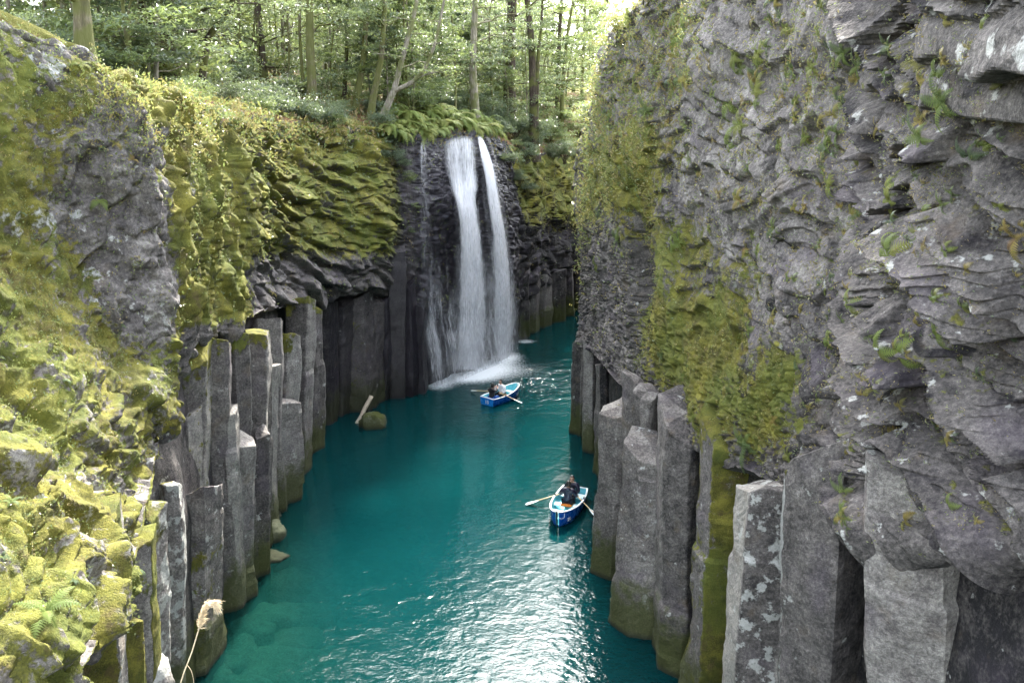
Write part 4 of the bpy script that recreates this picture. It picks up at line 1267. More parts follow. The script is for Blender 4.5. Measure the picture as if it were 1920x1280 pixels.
def fern_mesh(seed, nf, L, hue, curl, spread=6.28):
    g = np.random.default_rng(seed); mb = MB()
    for k in range(nf):
        a = k / nf * spread + g.uniform(-.3, .3)
        V, Q, h = frond(L * g.uniform(.6, 1.1), g, 13, curl * g.uniform(.75, 1.25), g.uniform(.2, .28), 0)
        tl = g.uniform(-.25, .5)
        Ry = np.array([[math.cos(tl), 0, math.sin(tl)], [0, 1, 0], [-math.sin(tl), 0, math.cos(tl)]])
        Rz = np.array([[math.cos(a), -math.sin(a), 0], [math.sin(a), math.cos(a), 0], [0, 0, 1]])
        mb.add(V @ Ry.T @ Rz.T, Q, a=np.clip(g.uniform(*hue), 0, 1))
    return mb.mesh('fern', False, 'hue')


FERN = {'fresh green': [fern_mesh(1, 8, .42, (.38, .55), .9), fern_mesh(2, 6, .36, (.3, .5), 1.1)],
        'yellow green': [fern_mesh(3, 7, .42, (.58, .76), 1.1), fern_mesh(4, 5, .48, (.55, .74), 1.3)],
        'dry straw': [fern_mesh(5, 6, .36, (.78, .95), 1.2), fern_mesh(6, 5, .30, (.80, 1.0), 1.0)]}
for v in FERN.values():
    for me in v: me.materials.append(FERNM)


def grid_area(px, py, nr, nc):
    a = px.reshape(nr, nc); b = py.reshape(nr, nc)
    return np.abs(np.gradient(a, axis=0) * np.gradient(b, axis=1) - np.gradient(a, axis=1) * np.gradient(b, axis=0)).ravel()


def pick(pos, nrm, px, py, area, w, n, g):
    view = np.array([0, 0, H]) - pos
    ok = ((nrm * view).sum(1) > 0) & (px > -60) & (px < 1980) & (py > -80) & (py < 1340)
    p = np.maximum(w * area * ok, 0); p = np.cumsum(p); p /= p[-1]
    return np.searchsorted(p, g.random(n))


def place(me, name, pos, nrm, s, g, upw=.45, down=0.0):
    z = Vector(nrm) * (1 - upw) + Vector((0, 0, 1)) * (upw - down); z.normalize()
    q = z.to_track_quat('Z', 'Y') @ Matrix.Rotation(g.uniform(0, 6.28), 3, 'Z').to_quaternion()
    o = bpy.data.objects.new(name, me); o.location = pos; o.rotation_euler = q.to_euler(); o.scale = (s, s, s)
    return link(o)


aR = grid_area(R_px, R_py, nrR, ncR); aL = grid_area(L_px, L_py, nrL, ncL)
wR = blob(R_px, R_py, 1510, 190, 90, 230) + .7 * blob(R_px, R_py, 1260, 130, 90, 120) + .8 * blob(R_px, R_py, 1560, 480, 45, 260) + .5 * blob(R_px, R_py, 1130, 200, 40, 150) + .35 * blob(R_px, R_py, 1770, 470, 120, 350) + .12
wR = wR * (R_lev > 1.9) * (R_lev < 6.2) * (R_nrm[:, 2] > -.55)
wL = (.25 + .8 * blob(L_px, L_py, 230, 260, 160, 120) + .7 * blob(L_px, L_py, 80, 640, 120, 120) + .12 * blob(L_px, L_py, 400, 480, 60, 200) + .5 * blob(L_px, L_py, 120, 1000, 160, 200)) * (L_lev > 2.0) * (L_lev < 7.1) * (L_nrm[:, 2] > -.5)
gf = np.random.default_rng(21)
ks = list(FERN)
idx = pick(R_pos, R_nrm, R_px, R_py, aR, wR, 165, gf)
for i in idx:
    near = R_pos[i, 1] < 16
    kind = ks[gf.choice(3, p=[.22, .43, .35])]
    where = 'on the slabby near part of the right cliff' if R_px[i] > 1580 else ('on the right cliff high above the water' if R_py[i] < 400 else 'low on the mossy right cliff face')
    o = place(FERN[kind][gf.integers(0, 2)], 'fern', R_pos[i], R_nrm[i], gf.uniform(.55, 1.15) * (.8 if near else 1.45), gf, .25, .3)
    tag(o, f'{kind} fern hanging {where}', 'fern', f'{kind} ferns {where}')
idx = pick(L_pos, L_nrm, L_px, L_py, aL, wL, 52, gf)
for i in idx:
    near = L_pos[i, 1] < 16
    kind = ks[gf.choice(3, p=[.45, .40, .15])]
    where = 'on the near mossy ledges of the left bank' if (L_py[i] > 640) else ('on the mossy buttress at the upper left' if L_px[i] < 330 else 'on the mossy left cliff towards the falls')
    o = place(FERN[kind][gf.integers(0, 2)], 'fern', L_pos[i], L_nrm[i], gf.uniform(.4, .8) * (.55 if near else 1.1), gf, .6)
    tag(o, f'{kind} fern growing {where}', 'fern', f'{kind} ferns {where}')


def nearest(pos, px, py, a, b, lev, lo=1.8):
    d = (px - a) ** 2 + (py - b) ** 2 + 1e9 * (lev < lo)
    vis = pos[:, 1] + 0 * d
    k = np.argsort(d)[:12]
    return k[np.argmin(vis[k])]


i = nearest(L_pos, L_px, L_py, 72, 1165, L_lev)
o = place(fern_mesh(61, 9, .36, (.5, .64), .9), 'fern', L_pos[i] + np.array([.05, 0, .05]), np.array([.3, -.4, .8]), .95, gf, .6); o.data.materials.append(FERNM)
tag(o, 'large pale green fern with broad fronds on the nearest mossy ledge at lower left', 'fern')
i = nearest(R_pos, R_px, R_py, 1885, 250, R_lev)
o = place(fern_mesh(62, 8, .36, (.34, .50), 1.0), 'fern', R_pos[i], R_nrm[i], .9, gf, .2, .3); o.data.materials.append(FERNM)
tag(o, 'bright blue green fern at the right edge below the smooth dark block', 'fern')
i = nearest(R_pos, R_px, R_py, 1640, 185, R_lev)
o = place(fern_mesh(63, 7, .34, (.97, 1.0), 1.1), 'fern', R_pos[i], R_nrm[i], .8, gf, .2, .3); o.data.materials.append(FERNM)
tag(o, 'withered rust brown fern on the upper right slabs', 'fern')

# the bright bank of ferns that the falls pour from
for k in range(74):
    px_ = 726 + 200 * (k + gf.uniform(0, 1)) / 74
    D_ = np.interp(px_, [722, 782, 825, 872, 912, 950], [42.2, 43.9, 46.7, 48.7, 51.2, 54]) + (gf.uniform(-.6, .6) if k % 2 else gf.uniform(.6, 3.0))
    X_ = (px_ - 960) / F * (D_ * CT)
    z_ = ground(X_ - .3, D_)
    me = fern_mesh(200 + k, 17, 1.15, [(.56, .70), (.62, .74), (.50, .64)][k % 3], 1.15); me.materials.append(FERNM)
    o = place(me, 'fern', (X_, D_, z_ - .15 + (gf.uniform(-.1, .3) if k % 2 else gf.uniform(.1, .7))), (0, 0, 1), gf.uniform(.75, 1.2), gf, .9)
    tag(o, 'lush bright green fern clump overhanging the lip of the waterfall', 'fern', 'bright ferns above the falls')
# leafy curtain left of the falls, and shrubs clinging right of them
for k, (px_, py_, D_, kind, s) in enumerate([(735, 285, 41.6, 'evergreen', .42), (752, 300, 42.4, 'evergreen', .45), (765, 330, 42.8, 'light green', .4), (772, 375, 43.0, 'light green', .38), (745, 262, 42.4, 'evergreen', .5), (768, 420, 43, 'light green', .3),
                                             (955, 300, 53, 'evergreen', .6), (985, 285, 56, 'evergreen', .8), (1000, 250, 58, 'evergreen', .9), (975, 330, 54.5, 'evergreen', .5), (990, 350, 55.5, 'evergreen', .5), (1035, 290, 61, 'evergreen', .8), (1060, 270, 63, 'light green', .9), (940, 285, 52, 'light green', .4)]):
    q = at(px_, py_, D_)
    put_shrub(kind, k % 2, q[0], q[1], q[2] - .5, s, f"{LAB[kind]} clinging to the wet rock {'left' if px_ < 800 else 'right'} of the falls", f"{kind} shrubs clinging {'left' if px_ < 800 else 'right'} of the falls")


# the smallest ferns on the right cliff, too many to tell apart
mb = MB()
for i in pick(R_pos, R_nrm, R_px, R_py, aR, wR, 330, gf):
    me = FERN[ks[gf.choice(3, p=[.2, .4, .4])]][gf.integers(0, 2)]
    n_ = len(me.vertices); co = np.empty(n_ * 3, np.float32); me.vertices.foreach_get('co', co)
    hu = np.empty(n_, np.float32); me.attributes['hue'].data.foreach_get('value', hu)
    qd = np.empty(len(me.loops), np.int32); me.loops.foreach_get('vertex_index', qd)
    z = Vector(R_nrm[i]) * .75 + Vector((0, 0, -.12)); z.normalize()
    Rm = np.array((z.to_track_quat('Z', 'Y') @ Matrix.Rotation(gf.uniform(0, 6.28), 3, 'Z').to_quaternion()).to_matrix())
    s = gf.uniform(.3, .6) * (.8 if R_pos[i, 1] < 16 else 1.4)
    mb.add(co.reshape(-1, 3) @ Rm.T * s + R_pos[i], Q=qd.reshape(-1, 4), a=hu)
tag(mb.build('small_ferns', LEAF, None, False, 'hue'), 'small green and straw coloured ferns sprinkled over the right cliff', None, None, 'stuff')


# ground cover too fine to count
def cover(name, label, pos, nrm, px, py, area, w, n, size, hues, seed, dist_scale=True, lift=.02):
    g = np.random.default_rng(seed)
    i = pick(pos, nrm, px, py, area, w, n, g)
    s0 = size * (np.clip(pos[i, 1] / 14, .45, 2.6) if dist_scale else 1)
    # in little tufts
    C = pos[i] + nrm[i] * (lift + .5 * s0[:, None]) + g.normal(size=(n, 3)) * .03
    rep = 4
    C = np.repeat(C, rep, 0) + g.normal(size=(n * rep, 3)) * np.repeat(s0, rep)[:, None] * .8
    ax = np.repeat(nrm[i] * .5 + np.array([0, 0, .25]), rep, 0) + g.normal(size=(n * rep, 3)) * .5
    h = np.repeat(g.choice(len(hues), n), rep)
    V, Q, _ = leaves(C, 1.0, g, (0, 1), .38, .5, ax)
    c4 = np.repeat(C, 4, 0)
    V = c4 + (V - c4) * np.repeat(np.repeat(s0, rep), 4)[:, None]
    hu = np.repeat(np.array(hues)[h] + g.uniform(-.05, .05, n * rep), 4)
    o = obj(name, mesh_np(name, V, Q, False, {'hue': np.clip(hu, 0, 1)}), LEAF)
    return tag(o, label, None, None, 'stuff')


cover('ground_cover', 'small green and straw coloured leaves scattered over the right cliff', R_pos, R_nrm, R_px, R_py, aR, (wR + .10 + .7 * blob(R_px, R_py, 1180, 300, 80, 200) + .3 * blob(R_px, R_py, 1400, 560, 120, 250)) * (R_lev > 1.9), 7000, .050, [.45, .62, .70, .8, .88, .92], 71)
cover('ground_cover', 'small leaves, moss sprigs and dry litter scattered over the mossy left cliff', L_pos, L_nrm, L_px, L_py, aL, (wL + .3 * (L_moss > .5)) * (L_lev > 2) * (L_lev < 7.4) * (L_py < 1180) + 1.2 * (L_lev >= 7) * (L_lev < 8.2) * (L_pos[:, 1] < 24), 6500, .048, [.4, .5, .62, .66, .72, .9], 72)
cover('dry_grass', 'straw pale dry grass and fallen leaves on the slope above the left rim', L_pos, L_nrm, L_px, L_py, aL, 1.0 * blob(L_px, L_py, 350, 180, 120, 70) + .5 * blob(L_px, L_py, 470, 210, 60, 40), 3000, .065, [.66, .74, .85, .9], 73)
cover('fallen_leaves', 'brown fallen leaves and low sprigs on the forest floor', L_pos, L_nrm, L_px, L_py, aL, blob(L_px, L_py, 560, 210, 160, 40) + blob(L_px, L_py, 900, 215, 200, 40), 2600, .075, [.3, .45, .95, 1.0, 1.0, .97], 74)
cover('hanging_plants', 'pale yellow green grass and leaves trailing over the left end of the right cliff', R_pos, R_nrm, R_px, R_py, aR, blob(R_px, R_py, 1130, 180, 60, 140) + .5 * blob(R_px, R_py, 1095, 330, 20, 160) + .5 * blob(R_px, R_py, 1250, 60, 80, 80), 2000, .058, [.45, .62, .74, .86, .92], 75)

# plume of pampas grass in front
root_p = at(338, 1300, 6.2)
root = empty('pampas_grass', root_p, 0, 'single dry pampas grass plume on a thin stalk in front of the left columns', 'grass plume')
STRAW = plain('dry_straw', (.62, .50, .32), .8, .1, .2, 40)
st = curve([np.array([0, 0, -.5]), np.zeros(3), at(362, 1215, 6.2) - root_p, at(376, 1168, 6.2) - root_p, at(384, 1140, 6.2) - root_p], 14)
mb = MB(); mb.tube(st, np.linspace(.007, .005, 14), 6); mb.build('stalk', STRAW, root)
mb = MB()
tipd = curve([at(372, 1180, 6.2) - root_p, at(380, 1146, 6.2) - root_p, at(388, 1130, 6.2) - root_p, at(402, 1128, 6.2) - root_p, at(407, 1146, 6.2) - root_p], 22)
gp = np.random.default_rng(3)
for k in range(420):
    i = gp.integers(1, 20)
    o = tipd[i] + gp.normal(size=3) * .008
    d = (tipd[min(i + 2, 21)] - tipd[i]); d /= np.linalg.norm(d)
    e = o + d * .05 + gp.normal(size=3) * .016 + np.array([.012, 0, -.016])
    mb.tube(np.stack([o, (o + e) / 2 + gp.normal(size=3) * .003, e]), [.0026, .0022, .0008], 3, cap=False)
mb.build('plume', STRAW, root)
bl = curve([at(350, 1245, 6.2) - root_p, at(358, 1255, 6.2) - root_p, at(363, 1275, 6.2) - root_p, at(362, 1300, 6.2) - root_p], 10)
mb = MB(); mb.tube(bl, np.linspace(.003, .0015, 10), 4); mb.build('leaf_blade', STRAW, root)

# ------------------------------------------------------------------ the waterfall
FALLS = NT('falling_water')
u_, v_, dn = FALLS.attr('across'), FALLS.attr('down'), FALLS.attr('flow')
cv = FALLS.n('ShaderNodeCombineXYZ'); FALLS.l(u_, cv.inputs[0]); FALLS.l(v_, cv.inputs[1]); FALLS.l(FALLS.attr('sheet'), cv.inputs[2])
s1 = FALLS.noise(FALLS.scale(cv.outputs[0], (3.4, .10, 3)), 1.0, 9, .76)
s2 = FALLS.noise(FALLS.scale(cv.outputs[0], (15, 1.5, 5)), 1.0, 5, .7)
sm = FALLS.math('ADD', FALLS.math('MULTIPLY', s1, .6), FALLS.math('MULTIPLY', s2, .4))
al = FALLS.rng(FALLS.math('ADD', sm, FALLS.math('MULTIPLY', FALLS.math('SUBTRACT', dn, .5), .55)), .44, .72, 0, .9)
rag = FALLS.noise(FALLS.scale(cv.outputs[0], (2.2, .5, 3)), 1.0, 6, .7)
al = FALLS.math('MULTIPLY', al, FALLS.rng(FALLS.math('ADD', FALLS.attr('fade'), FALLS.math('MULTIPLY', FALLS.math('SUBTRACT', rag, .5), 1.1)), .12, .75))
wd_ = FALLS.n('ShaderNodeBsdfDiffuse'); wd_.inputs['Color'].default_value = (.93, .94, .96, 1)
wt_ = FALLS.n('ShaderNodeBsdfTranslucent'); wt_.inputs['Color'].default_value = (.93, .94, .96, 1)
wm = FALLS.n('ShaderNodeMixShader'); wm.inputs[0].default_value = .5; FALLS.l(wd_.outputs[0], wm.inputs[1]); FALLS.l(wt_.outputs[0], wm.inputs[2])
tp = FALLS.n('ShaderNodeBsdfTransparent')
fm = FALLS.n('ShaderNodeMixShader'); FALLS.l(al, fm.inputs[0]); FALLS.l(tp.outputs[0], fm.inputs[1]); FALLS.l(wm.outputs[0], fm.inputs[2])
FALLM = FALLS.done(fm)


# how near the rock comes at every pixel of the falls
_m = (L_px > 740) & (L_px < 1020) & (L_py > 200) & (L_py < 760) & (L_lev < 7.1)
ZB = np.full((72, 36), 99.0)
np.minimum.at(ZB, (((L_py[_m] - 200) / 8).astype(int).clip(0, 71), ((L_px[_m] - 740) / 8).astype(int).clip(0, 35)), L_pos[_m, 1])
for _ in range(6):
    ZB = np.where(ZB > 98, np.minimum(np.minimum(np.roll(ZB, 1, 0), np.roll(ZB, -1, 0)), np.minimum(np.roll(ZB, 1, 1), np.roll(ZB, -1, 1))), ZB)
# water that has left the rock falls free: never further in than the rock above it
FREE = np.minimum.accumulate(np.where(np.arange(72)[:, None] > 9, ZB, 99), 0)
ZB = np.minimum(ZB, .55 * ZB + .45 * np.minimum(FREE, ZB))
for _ in range(2):
    q_ = np.pad(ZB, 1, mode='edge'); ZB = np.min([q_[1:-1, 1:-1], q_[:-2, 1:-1], q_[2:, 1:-1], q_[1:-1, :-2], q_[1:-1, 2:]], 0)
ZB = blur(ZB, 3)


def rockD(px_, py_):
    return ZB[((py_ - 200) / 8).astype(int).clip(0, 71), ((px_ - 740) / 8).astype(int).clip(0, 35)]


def wallD(px_): return np.interp(px_, [722, 782, 790, 850, 890, 950, 980, 1010], [42, 43.4, 43.6, 46.4, 48.4, 51, 54, 57])


fall = empty('waterfall', water_at(880, 690), 0, 'tall white waterfall in several veils down the dark wet cliff', 'waterfall')
fo_ = np.array(fall.location)


def veil(name, rows, offs, label=None, seed=0):
    rows = np.array(rows, float)      # py, left, right, density
    mbV, mbQ, n = [], [], 0
    A = {k: [] for k in ('across', 'down', 'flow', 'sheet', 'fade')}
    py_ = np.linspace(rows[0, 0], rows[-1, 0], 70)
    R = pchip(rows[:, 0], rows[:, 1:], py_)
    uu = np.linspace(0, 1, 15)
    for li, off in enumerate(offs):
        px_ = R[:, 0:1] + (R[:, 1:2] - R[:, 0:1]) * uu[None]
        PYg = np.broadcast_to(py_[:, None], px_.shape)
        D_ = blur(rockD(px_, PYg), 3) - off
        V = np.zeros(px_.shape + (3,))
        v = (PYg - 640) / F; t = D_ / (CT - v * ST)
        V[..., 0] = (px_ - 960) / F * t; V[..., 1] = D_; V[..., 2] = H - t * (ST + v * CT)
        V[..., 2] = np.maximum(V[..., 2], -.1)
        wid = (R[:, 1] - R[:, 0]) / F * 47
        A['across'].append((wid[:, None] * (uu[None] - .5) + 3.1 * li + seed).ravel())
        A['down'].append((H - V[..., 2] + 7 * li + seed).ravel())
        A['flow'].append(np.broadcast_to(R[:, 2:3], px_.shape).ravel())
        A['sheet'].append(np.full(px_.size, li + seed * .37))
        e = np.sin(uu * math.pi) ** 1.2
        vv = np.linspace(0, 1, 70); e2 = np.clip(vv / .04, 0, 1) * (1 - .55 * np.clip((vv - .8) / .2, 0, 1))
        A['fade'].append((e[None] * e2[:, None]).ravel())
        mbV.append(V.reshape(-1, 3) - fo_); mbQ.append(grid_faces(70, 15, False, n)); n += px_.size
    o = obj(name, mesh_np(name, np.concatenate(mbV), np.concatenate(mbQ), True, {k: np.concatenate(a) for k, a in A.items()}), FALLM, fall)
    if label: o['label'] = label


veil('veil', [(252, 828, 896, .52), (300, 829, 902, .55), (345, 838, 902, .66), (375, 850, 896, .78), (410, 857, 900, .85), (460, 860, 906, .92), (540, 856, 914, .82), (620, 848, 918, .74), (692, 838, 915, .70)], (.15, .3, .5, .7), 'broad central veil spreading over a rock ledge', 1)
veil('veil', [(252, 893, 904, .9), (290, 899, 920, 1.0), (330, 907, 931, 1.0), (380, 913, 940, .95), (450, 922, 952, 1.0), (520, 923, 960, .95), (600, 920, 965, .9), (672, 914, 970, .85)], (.15, .3, .5, .7), 'brightest right hand veil', 2)
veil('veil', [(262, 784, 802, .48), (350, 784, 806, .42), (450, 782, 816, .40), (560, 780, 826, .46), (610, 788, 824, .58), (650, 798, 830, .62), (732, 802, 846, .6)], (.15, .4), 'thin faint left hand veil', 3)
veil('veil', [(350, 842, 908, .36), (420, 850, 910, .50), (520, 844, 926, .54), (610, 832, 936, .57), (696, 820, 940, .60)], (.5, .85), 'loose outer spray of the central veil', 6)
veil('veil', [(285, 892, 930, .38), (380, 902, 950, .48), (480, 910, 968, .52), (580, 904, 982, .55), (678, 894, 990, .59)], (.45, .8), 'loose outer spray of the right hand veil', 7)
veil('veil', [(300, 948, 960, .3), (420, 956, 970, .3), (540, 962, 978, .3), (600, 962, 984, .4), (640, 960, 996, .6)], (.15, .35), 'thin trickle beside the right hand veil', 4)
veil('spray', [(400, 780, 965, .24), (520, 774, 975, .38), (600, 776, 985, .46), (660, 786, 995, .50), (716, 796, 990, .54)], (.9, 1.4), 'fine spray drifting at the foot of the falls', 5)
# ------------------------------------------------------------------ rowing boats and the people in them
BLUE = plain('blue_hull_paint', (.008, .09, .42), .28, .5, .10, 5)
BLUE_LIGHT = plain('light_blue_paint', (.01, .20, .62), .28, .5, .08, 5)
AQUA = plain('aqua_inside_paint', (.16, .55, .62), .45, .4, .08, 6)
WHITE = plain('white_paint', (.74, .77, .78), .4, .4, .06, 9)
PALE = plain('pale_seat_paint', (.55, .70, .74), .5, .4, .08, 9)
ORANGE = plain('orange_cushion_cloth', (.62, .17, .025), .8, .2, .15, 20)
TAN = plain('varnished_oar_wood', (.58, .42, .22), .4, .4, .15, 25)
NAVY = plain('navy_quilted_nylon', (.010, .010, .028), .42, .5, .25, 18)
BLACKC = plain('black_coat_cloth', (.008, .008, .012), .45, .45, .2, 18)
WHITEC = plain('white_sweater_cloth', (.72, .72, .74), .9, .2, .06, 25)
JEANS = plain('blue_denim', (.03, .10, .38), .85, .2, .2, 30)
DARKC = plain('dark_trouser_cloth', (.012, .012, .018), .85, .2, .2, 30)
SKIN = plain('skin', (.52, .32, .23), .55, .4, .06, 20)
HAIR = plain('dark_hair', (.014, .010, .008), .45, .5, .3, 60)
BLACK = plain('black_plastic', (.01, .01, .012), .3, .5, .05, 10)


def section(x):
    """half beam, sheer height, keel height of the hull at x"""
    s = (x + 1.25) / 2.6
    s = np.clip(s, 0, 1)
    b = .56 * np.where(s < .35, 1 - .16 * ((.35 - s) / .35) ** 2, np.sqrt(np.clip(1 - ((s - .35) / .655) ** 2.3, 0, 1)))
    hgt = .36 + .05 * (1 - s) ** 2 + .24 * np.clip(s - .25, 0, 1) ** 1.7 / .61
    keel = -.12 + .10 * np.clip((s - .72) / .28, 0, 1) ** 2
    return b, hgt, keel


def make_boat(name, label, number, on):
    root = empty(name, (0, 0, 0), 0, label, 'rowing boat')
    xs = -1.25 + 2.6 * (1 - np.cos(np.linspace(0, 1, 34) * math.pi * .5) ** 1)[::1]
    xs = np.unique(np.concatenate([np.linspace(-1.25, .9, 22), np.linspace(.9, 1.35, 14)]))

    def skin(ins, floor=None):
        V = []
        b, h_, k_ = section(xs)
        b = np.maximum(b - ins, .006)
        for i, x in enumerate(xs):
            rake = .10 * np.clip((x - .9) / .45, 0, 1)
            prof = [(-1, 1), (-.97, .55), (-.86, .18), (-.45, .03), (0, 0), (.45, .03), (.86, .18), (.97, .55), (1, 1)]
            for (u, w) in prof:
                bot = k_[i] if floor is None else max(k_[i] + .05, floor)
                z = bot + (h_[i] - bot) * w
                V.append((x + rake * w - (ins * .6 if i == len(xs) - 1 else 0) + (ins * .7 if i == 0 else 0), u * b[i], z))
        m = 9
        Q = [[i * m + j, i * m + j + 1, (i + 1) * m + j + 1, (i + 1) * m + j] for i in range(len(xs) - 1) for j in range(m - 1)]
        return np.array(V), Q
    V, Q = skin(0)
    me = mesh_np('hull', V, [np.array(Q), np.array([[8, 7, 0, 0]])[:0]], True)
    obj('hull', me, BLUE, root)
    # transom, slightly thick
    tV = V[:9]; mb = MB()
    t2 = tV + np.array([.035, 0, 0]); t2[:, 1] *= .985
    mb.add(np.vstack([tV - np.array([.004, 0, 0]), t2]), Q=[[j, j + 1, 10 + j, 9 + j] for j in range(8)], T=[[0, j + 1, j] for j in range(1, 8)] + [[9, 9 + j, 10 + j] for j in range(1, 8)])
    mb.build('transom', BLUE_LIGHT, root, smooth=False)
    V2, Q2 = skin(.035, .02)
    mb = MB(); mb.add(V2, Q=Q2); f = V2[:9]
    mb.add(f + np.array([.012, 0, 0]), T=[[0, j, j + 1] for j in range(1, 8)])
    mb.build('lining', AQUA, root)
    # white gunwale round the whole rim
    b, h_, k_ = section(xs)
    rk = .10 * np.clip((xs - .9) / .45, 0, 1)
    for sg in (-1, 1):
        mb = MB(); mb.tube(np.stack([xs + rk, sg * (np.maximum(b, .01) - .01), h_ + .012], -1), .036, 8, flat=.75)
        mb.build('gunwale', WHITE, root)
    mb = MB(); mb.tube(np.array([[-1.245, -b[0], h_[0] + .012], [-1.245, 0, h_[0] + .022], [-1.245, b[0], h_[0] + .012]]), .036, 8, flat=.75); mb.build('transom_rail', WHITE, root)
    mb = MB(); mb.tube(curve([(1.46, 0, h_[-1] + .03), (1.44, 0, .3), (1.36, 0, .02), (1.25, 0, -.06)], 10), [.035, .035, .034, .033, .032, .031, .03, .028, .026, .02], 8, flat=.8); mb.build('stem_post', WHITE if on == 'far' else BLACK, root)
    for x, w, z in ((-.92, .36, .23), (-.02, .26, .24), (.78, .30, .30)):
        hb = float(section(np.array(x))[0]) - .045
        hb2 = float(section(np.array(x + w / 2))[0]) - .05
        mb = MB()
        mb.add([(x - w / 2, -hb, z), (x + w / 2, -hb2, z), (x + w / 2, hb2, z), (x - w / 2, hb, z), (x - w / 2, -hb, z - .04), (x + w / 2, -hb2, z - .04), (x + w / 2, hb2, z - .04), (x - w / 2, hb, z - .04)],
               Q=[[0, 1, 2, 3], [7, 6, 5, 4], [0, 4, 5, 1], [1, 5, 6, 2], [2, 6, 7, 3], [3, 7, 4, 0]])
        mb.build('seat', PALE, root, smooth=False)
    for sg in (-1, 1):
        bb, hh2, _ = section(np.array(-.32))
        mb = MB(); mb.box((-.32, sg * (bb - .01), hh2 + .05), (.09, .05, .03))
        for dx in (-.04, .04): mb.tube(np.array([[-.32 + dx, sg * (bb - .01), hh2 + .03], [-.32 + dx, sg * (bb - .01), hh2 + .12]]), .009, 6)
        mb.build('rowlock', BLACK, root)
    # painter rope looped over the bow
    mb = MB(); mb.tube(curve([(1.25, .22, h_[-3] + .02), (1.34, .24, .40), (1.38, .14, .34), (1.42, .03, .44), (1.40, 0, h_[-1] + .04)], 16), .012, 6); mb.build('rope', WHITE, root)

    def text(s, size, M):
        cu = bpy.data.curves.new('number', 'FONT'); cu.body = s; cu.size = size; cu.align_x = 'CENTER'; cu.align_y = 'CENTER'; cu.extrude = .002; cu.offset = .004
        tmp = bpy.data.objects.new('number', cu); COL.objects.link(tmp)
        dg = bpy.context.evaluated_depsgraph_get()
        me = bpy.data.meshes.new_from_object(tmp.evaluated_get(dg))
        bpy.data.objects.remove(tmp); bpy.data.curves.remove(cu)
        me.transform(M)
        me.name = 'number'
        obj('number', me, WHITE, root)
    if on == 'far':
        R = Matrix(((0, 0, -1, -1.262), (-1, 0, 0, 0), (0, 1, 0, .19), (0, 0, 0, 1)))
        text(number, .27, R)
    else:
        for sg in (-1, 1):
            x = 1.08
            b0 = float(section(np.array(x - .1))[0]); b1 = float(section(np.array(x + .1))[0])
            a = math.atan2(b1 - b0, .2) * sg
            ex = np.array([math.cos(a), math.sin(a), 0]) * (-sg)
            nrm = np.array([-math.sin(a), math.cos(a), 0]) * sg
            ez = np.array([0, 0, 1.0])
            c = np.array([x + .05, sg * (float(section(np.array(x))[0]) + .012), .25]) + nrm * .03
            M = Matrix(((ex[0], ez[0], nrm[0], c[0]), (ex[1], ez[1], nrm[1], c[1]), (ex[2], ez[2], nrm[2], c[2]), (0, 0, 0, 1)))
            text(number, .17, M)
    return root


def skin_mesh(verts, edges, radii, mat_levels=2):
    me = bpy.data.meshes.new('body')
    me.from_pydata([tuple(v) for v in verts], edges, [])
    o = bpy.data.objects.new('body', me); COL.objects.link(o)
    md = o.modifiers.new('s', 'SKIN'); md.use_smooth_shade = True
    for v, r in zip(me.skin_vertices[0].data, radii): v.radius = (r, r) if np.isscalar(r) else r
    me.skin_vertices[0].data[0].use_root = True
    sb = o.modifiers.new('d', 'SUBSURF'); sb.levels = mat_levels; sb.render_levels = mat_levels
    dg = bpy.context.evaluated_depsgraph_get()
    m2 = bpy.data.meshes.new_from_object(o.evaluated_get(dg))
    bpy.data.objects.remove(o)
    V = np.array([v.co[:] for v in m2.vertices]); 
    Q = [list(p.vertices) for p in m2.polygons]
    bpy.data.meshes.remove(m2)
    return V, [q for q in Q if len(q) == 4], [q for q in Q if len(q) == 3]


def ellipsoid(c, r, ku=20, kv=14):
    u = np.linspace(0, 2 * math.pi, ku, endpoint=False); v = np.linspace(.05, math.pi - .05, kv)
    U, W_ = np.meshgrid(u, v)
    S = np.stack([np.cos(U) * np.sin(W_), np.sin(U) * np.sin(W_), np.cos(W_)], -1).reshape(-1, 3)
    i = np.arange(kv - 1)[:, None] * ku; j = np.arange(ku)[None]; j2 = (j + 1) % ku
    Q = np.stack([i + j, i + ku + j, i + ku + j2, i + j2], -1).reshape(-1, 4)
    n = ku * kv
    T = np.vstack([np.stack([np.full(ku, n), np.arange(ku), (np.arange(ku) + 1) % ku], -1), np.stack([np.full(ku, n + 1), n - ku + (np.arange(ku) + 1) % ku, n - ku + np.arange(ku)], -1)])
    S = np.vstack([S, [0, 0, 1], [0, 0, -1]])
    return S * np.asarray(r) + np.asarray(c), Q, T, S


